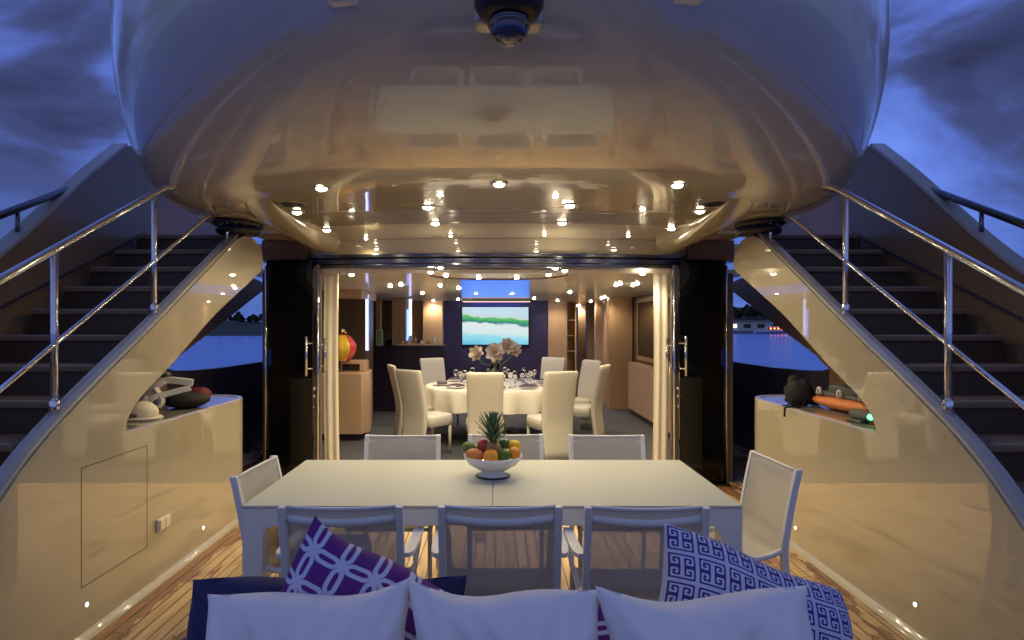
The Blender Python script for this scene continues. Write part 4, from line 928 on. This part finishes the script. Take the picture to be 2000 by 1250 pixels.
fruit('mango', 'mango_green', (-.08, .08, .125), .04, (1.1, 1, .9), 'green mango at the back left of the fruit bowl', 'mango')
t = thing('pineapple', 'pineapple with a tall spiky crown standing in the fruit bowl', 'pineapple', (BX, BY-.01, BZ+.05))
bm = B(); lathe(bm, [(0, 0), (.035, .003), (.052, .03), (.056, .07), (.048, .115), (.03, .14), (0, .145)], 28, mod=lambda j, z: 1+.03*math.sin(j*1.8+z*120)); mk('body', bm, 'pine_skin', t, smooth=True)
bm = B(); rnd = random.Random(4)
for i in range(64):
    a = i*2.39996; h = i/64; z0_ = .135+h*.085; ln = (.085+.05*math.sin(PI*h))*(1.0+.15*rnd.random()); out_ = (1-h)**.8*.75+.08
    def pt(u, v):
        w_ = .0105*(1-u)**.7*(1+.6*u)*(v-.5)*2
        rr = .012*(1-h)+ln*out_*(u**1.25); zz = z0_+ln*(1-out_*.45)*u
        return (math.cos(a)*rr-math.sin(a)*w_, math.sin(a)*rr+math.cos(a)*w_, zz+.004*(abs(v-.5)*2))
    sheet(bm, pt, 7, 2)
mk('crown', bm, 'leaf_pine', t, smooth=True, solid=.0015)

# ================================================================ SOFA AND CUSHIONS
t = thing('sofa', 'navy blue sofa whose low back faces the deck table', 'sofa', (0, 1.3, 0))
bm = B(); box(bm, -1.2, 1.25, .6, 1.98, .06, .30); mk('base', bm, 'navy', t, world=True, bevel=.03, seg=3)
bm = B(); box(bm, -1.0, 1.05, .6, 1.72, .305, .44); mk('seat_cushion', bm, 'navy', t, world=True, bevel=.04, seg=4)
bm = B(); box(bm, -1.0, 1.05, 1.86, 1.98, .301, .62); mk('back_frame', bm, 'navy', t, world=True, bevel=.03, seg=3)
def pillow_mesh(w_, h_, th, n=40, pinch=.07, pat=None, seed=0, wr=.012, edge=.004, rnd_=0):
    bm = B(); lay = bm.verts.layers.float.new('pattern'); rnd = random.Random(seed); ph = [rnd.random()*6 for _ in range(8)]
    def shp(u, v, sgn):
        a, b = abs(u), abs(v)
        x = u*w_/2*(1-pinch*(1-(b**2.2))*(a**3)); z = v*h_/2*(1-pinch*(1-(a**2.2))*(b**3))
        if u > 0: q_ = 1-rnd_*(a*b)**2.5; x *= q_; z *= q_
        t_ = ((1-a**2.6)*(1-b**2.6))**.48 if a < 1 and b < 1 else 0
        rad = math.atan2(b, a); wk = wr*(.6*math.sin(5*u+2.5*v+ph[0])+.5*math.sin(-4*u+6*v+ph[1])+.35*math.sin(11*u+3*v+ph[2])+.45*math.sin(rad*14+ph[5])*min(1, (a*b)**.5*1.4)+.25*math.sin(9*a*b+17*(a-b)+ph[6]))*(1-t_*.45)*(1 if t_ else 0)
        cr = .012*math.exp(-((a-.82)**2+(b-.82)**2)*30)
        return (x+.008*math.sin(v*4+ph[3]), sgn*(t_*th/2+edge)+wk*.6*t_-sgn*cr, z+.010*math.sin(u*4+ph[4])*b)
    G = {}
    for sgn in (-1, 1):
        for i in range(n+1):
            for j in range(n+1):
                u, v = i/n*2-1, j/n*2-1
                q = bm.verts.new(shp(u, v, sgn)); q[lay] = pat(i/n, j/n) if pat else 0; G[sgn, i, j] = q
        for i in range(n):
            for j in range(n): bm.faces.new((G[sgn, i, j], G[sgn, i+1, j], G[sgn, i+1, j+1], G[sgn, i, j+1]))
    for i in range(n):
        for a, b in (((i, 0), (i+1, 0)), ((i, n), (i+1, n)), ((0, i), (0, i+1)), ((n, i), (n, i+1))):
            bm.faces.new((G[-1, a[0], a[1]], G[-1, b[0], b[1]], G[1, b[0], b[1]], G[1, a[0], a[1]]))
    return bm
def cushion(name, label, m, loc, rot, w_, h_, th, parent=None, **k):
    o = mk(name, pillow_mesh(w_, h_, th, **k), m, smooth=True, parent=parent); o.location = loc; o.rotation_euler = rot
    if parent is None: tag(o, label, 'cushion')
    return o
cushion('back_cushion', '', 'navy', (-.49, .49, .63), (math.radians(-6), 0, 0), .80, .46, .20, parent=t, pinch=.02, wr=.01, seed=3)
R_ = math.radians
cushion('scatter_cushion', 'plain pale white cushion at the left end of the sofa', 'pillow_white', (-.455, 1.53, .695), (R_(-14), R_(-2.5), R_(3)), .53, .50, .22, n=90, seed=11, pinch=.11, wr=.030)
cushion('scatter_cushion', 'plain pale white cushion in the middle of the sofa', 'pillow_white', (.025, 1.51, .71), (R_(-13), R_(.5), R_(-2)), .49, .49, .22, n=90, seed=12, pinch=.11, wr=.030)
cushion('scatter_cushion', 'plain pale white cushion before the key-pattern cushion', 'pillow_white', (.525, 1.48, .71), (R_(-13), R_(-1), R_(2)), .53, .50, .22, n=90, seed=15, pinch=.11, wr=.030)
for i, o in enumerate([o for o in bpy.data.objects if o.name.startswith('scatter_cushion')]): o['group'] = 'white cushions on the sofa'
def chain(u, v):
    s = .19; best = 9
    for di in (-1, 0, 1):
        for dj in (-1, 0, 1):
            x, y = abs(u-(round(u/s)+di)*s), abs(v-(round(v/s)+dj)*s)
            best = min(best, abs((x**24+y**24+(.71*(x+y))**24)**(1/24)-s*.64))
    return max(0, min(1, .5+(s*.065-best)*26))
KEY = ['00000000', '01111111', '01000000', '01011110', '01010010', '01011010', '01000010', '01111110']
def key(u, v):
    nn = 7.0; U, V = u*nn*2, v*nn*2
    iu, iv = int(math.floor(U)), int(math.floor(V)); fu, fv = U-iu, V-iv
    if iu % 2: fu = 1-fu
    if iv % 2: fv = 1-fv
    def bit(a, b):
        a = int(min(7, max(0, a))); b = int(min(7, max(0, b))); return 0 if KEY[b][a] == '1' else 1
    # mirrored cells share a pale gap line
    x, y = fu*8, fv*8
    x0_, y0_ = math.floor(x-.5), math.floor(y-.5); tx, ty = x-.5-x0_, y-.5-y0_
    return (bit(x0_, y0_)*(1-tx)+bit(x0_+1, y0_)*tx)*(1-ty)+(bit(x0_, y0_+1)*(1-tx)+bit(x0_+1, y0_+1)*tx)*ty
cushion('patterned_cushion', 'purple cushion with white chain pattern, one corner pointing up', 'chain_fabric', (-.40, 1.70, .745), (R_(-14), R_(29), R_(4)), .50, .48, .20, n=260, pinch=.11, pat=chain, seed=21, wr=.006)
cushion('patterned_cushion', 'purple looped cushion almost hidden behind the middle and right white cushions', 'chain_fabric', (.32, 1.68, .62), (R_(-16), R_(3), 0), .44, .44, .13, n=150, pat=chain, seed=22, wr=.006)
cushion('patterned_cushion', 'white cushion with a purple key pattern sloping down to the right', 'key_fabric', (.672, 1.67, .722), (R_(-24), R_(17), R_(-8)), .54, .52, .26, pinch=.07, rnd_=.15, n=320, pat=key, seed=23, wr=.008)

# ================================================================ GEAR ON THE LOCKERS
LT = .9886
def blob(bm, c, r, s, rot=None, u=20, v=12, lump=.0):
    q0 = len(bm.verts); sphere(bm, c, r, s, u, v, rot); bm.verts.ensure_lookup_table()
    if lump:
        for vt in list(bm.verts)[q0:]:
            d = vt.co-Vector(c); vt.co = Vector(c)+d*(1+lump*math.sin(vt.co.x*70)+lump*math.cos(vt.co.y*60+vt.co.z*80))
t = thing('float_cover', 'cream domed plastic cover with an oval hand slot, on the left locker', 'cover', (-2.30, 4.03, LT))
bm = B(); blob(bm, (0, 0, .045), .1, (1.1, .9, .75)); [setattr(v.co, 'z', max(.001, v.co.z)) for v in bm.verts]; mk('shell', bm, 'cream_foam', t, smooth=True)
bm = B(); lathe(bm, [(0, .02), (.13, .02), (.14, .012), (.13, .002), (0, .002)], 28, sx=1, sy=.8); mk('brim', bm, 'cream_foam', t, smooth=True)
bm = B(); blob(bm, (-.01, -.085, .035), .04, (1, .25, .35)); mk('slot', bm, 'grey_rubber', t, smooth=True)
t = thing('float_cover', 'smaller cream domed cover half hidden behind the left strut', 'cover', (-2.36, 3.83, LT))
bm = B(); blob(bm, (0, 0, .04), .085, (.9, 1, .9)); [setattr(v.co, 'z', max(.001, v.co.z)) for v in bm.verts]; mk('shell', bm, 'cream_foam', t, smooth=True)
t = thing('folding_frame', 'white plastic folding frame lying on the dark bag on the left locker', 'frame', (-2.33, 4.42, LT+.02))
def strap(pts, w_, th, m, nm, par):
    bm = B(); p_ = [Vector(q) for q in catmull(pts, 4)]; rings = []
    for i, q in enumerate(p_):
        d = (p_[min(i+1, len(p_)-1)]-p_[max(i-1, 0)]).normalized(); a = d.cross(Vector((.2, 1, .1))).normalized(); b = d.cross(a)
        rings.append([bm.verts.new(q+a*x*w_/2+b*y*th/2) for x, y in ((-1, -1), (1, -1), (1, 1), (-1, 1))])
    for a, b in zip(rings, rings[1:]):
        for j in range(4): bm.faces.new((a[j], a[(j+1) % 4], b[(j+1) % 4], b[j]))
    bm.faces.new(rings[0]); bm.faces.new(rings[-1]); return mk(nm, bm, m, par, bevel=.003)
strap([(-.13, -.1, .02), (-.12, -.08, .09), (-.05, -.05, .16), (.0, -.02, .20), (.08, 0, .195), (.17, .02, .18)], .045, .03, 'white_plastic', 'arm', t)
strap([(-.09, -.12, .03), (-.04, -.1, .09), (.03, -.06, .11), (.10, -.03, .13), (.165, 0, .145)], .04, .03, 'white_plastic', 'arm', t)
strap([(-.05, -.08, .15), (-.02, -.08, .11), (.0, -.08, .06), (-.02, -.09, .02)], .03, .04, 'white_plastic', 'brace', t)
bm = B(); blob(bm, (-.10, -.11, .05), .05, (.8, .5, 1.05)); mk('pad', bm, 'white_plastic', t, smooth=True)
bm = B(); blob(bm, (-.03, -.10, .055), .035, (.7, .5, 1.1)); mk('pad', bm, 'grey_rubber', t, smooth=True)
bm = B(); blob(bm, (-.04, .05, .235), .035, (1, 1, .7)); mk('cap', bm, 'grey_rubber', t, smooth=True)
t = thing('gear_bag', 'slumped black and dark red bag under the white frame on the left locker', 'bag', (-2.30, 4.62, LT))
bm = B(); blob(bm, (0, 0, .06), .15, (1.15, 1.1, .42), lump=.03); [setattr(v.co, 'z', max(.001, v.co.z)) for v in bm.verts]; mk('body', bm, 'black_cloth', t, smooth=True)
bm = B(); blob(bm, (.08, .05, .09), .08, (1.1, .9, .7), lump=.04); mk('flap', bm, 'red_cloth', t, smooth=True)
# right locker
t = thing('black_bag', 'black cloth bag with loose straps hanging over the edge of the right locker', 'bag', (2.33, 4.75, LT))
bm = B(); blob(bm, (0, 0, .09), .12, (.85, .8, .95), lump=.05); blob(bm, (.10, -.03, .05), .07, (1.2, .8, .7), lump=.05); blob(bm, (-.03, .02, .17), .06, (.8, .8, 1.0), lump=.05); [setattr(v.co, 'z', max(.001, v.co.z)) for v in bm.verts]; mk('body', bm, 'black_cloth', t, smooth=True)
strap([(-.05, -.05, .08), (-.10, -.08, .03), (-.15, -.09, .008), (-.18, -.10, .01)], .012, .006, 'black_cloth', 'strap', t)
strap([(.0, -.08, .05), (-.06, -.16, .012), (-.14, -.19, .012), (-.19, -.2, .012), (-.207, -.2, .0), (-.21, -.2, -.06)], .014, .006, 'black_cloth', 'strap', t)
t = thing('orange_float', 'long orange padded float with a grey lid and three white clips on the right locker', 'float', (2.48, 4.35, LT), R_(-83))
bm = B(); blob(bm, (0, 0, .055), .1, (4.1, 1.0, .5), u=32); [setattr(v.co, 'z', max(.001, v.co.z)) for v in bm.verts]; mk('body', bm, 'orange_rubber', t, smooth=True)
bm = B(); vs = box(bm, -.30, .30, -.06, .07, .095, .125); mk('lid', bm, 'grey_rubber', t, bevel=.012, seg=3)
for xx in (-.22, 0, .22):
    bm = B(); tube(bm, [(xx+.018*math.cos(a), -.075+.0*a, .125+.028*math.sin(a)) for a in [-.6+i*.5 for i in range(10)]], .009, 8); mk('clip', bm, 'white_plastic', t, smooth=True)
t = thing('antenna_box', 'flat grey box behind the orange float with a short white aerial', 'box', (2.60, 4.45, LT), R_(-5))
bm = B(); box(bm, -.08, .10, -.42, .30, .001, .16); mk('case', bm, 'grey_rubber', t, bevel=.02, seg=3)
bm = B(); tube(bm, [(-.02, -.1, .15), (.02, -.1, .30)], .008, 8); mk('aerial', bm, 'white_plastic', t, smooth=True)
t = thing('torch', 'grey underwater torch with a glowing green lamp on the right locker', 'torch', (2.30, 3.86, LT), R_(-80))
bm = B(); tube(bm, [(-.10, 0, .05), (.07, 0, .05), (.085, 0, .05), (.15, 0, .05), (.16, 0, .05)], [.032, .032, .04, .04, .034], 18); mk('body', bm, 'grey_rubber', t, smooth=True)
bm = B(); box(bm, -.13, .0, -.035, .035, .001, .02); mk('foot', bm, 'grey_rubber', t, bevel=.006)
bm = B(); sphere(bm, (.10, -.05, .055), .018, u=16, v=10); mk('green_lamp', bm, 'led_green', t, smooth=True)
bm = B(); tube(bm, [(.02, 0, .085), (.05, -.01, .10), (.12, -.01, .10), (.15, 0, .085)], .006, 8); mk('guard', bm, 'gold', t, smooth=True)
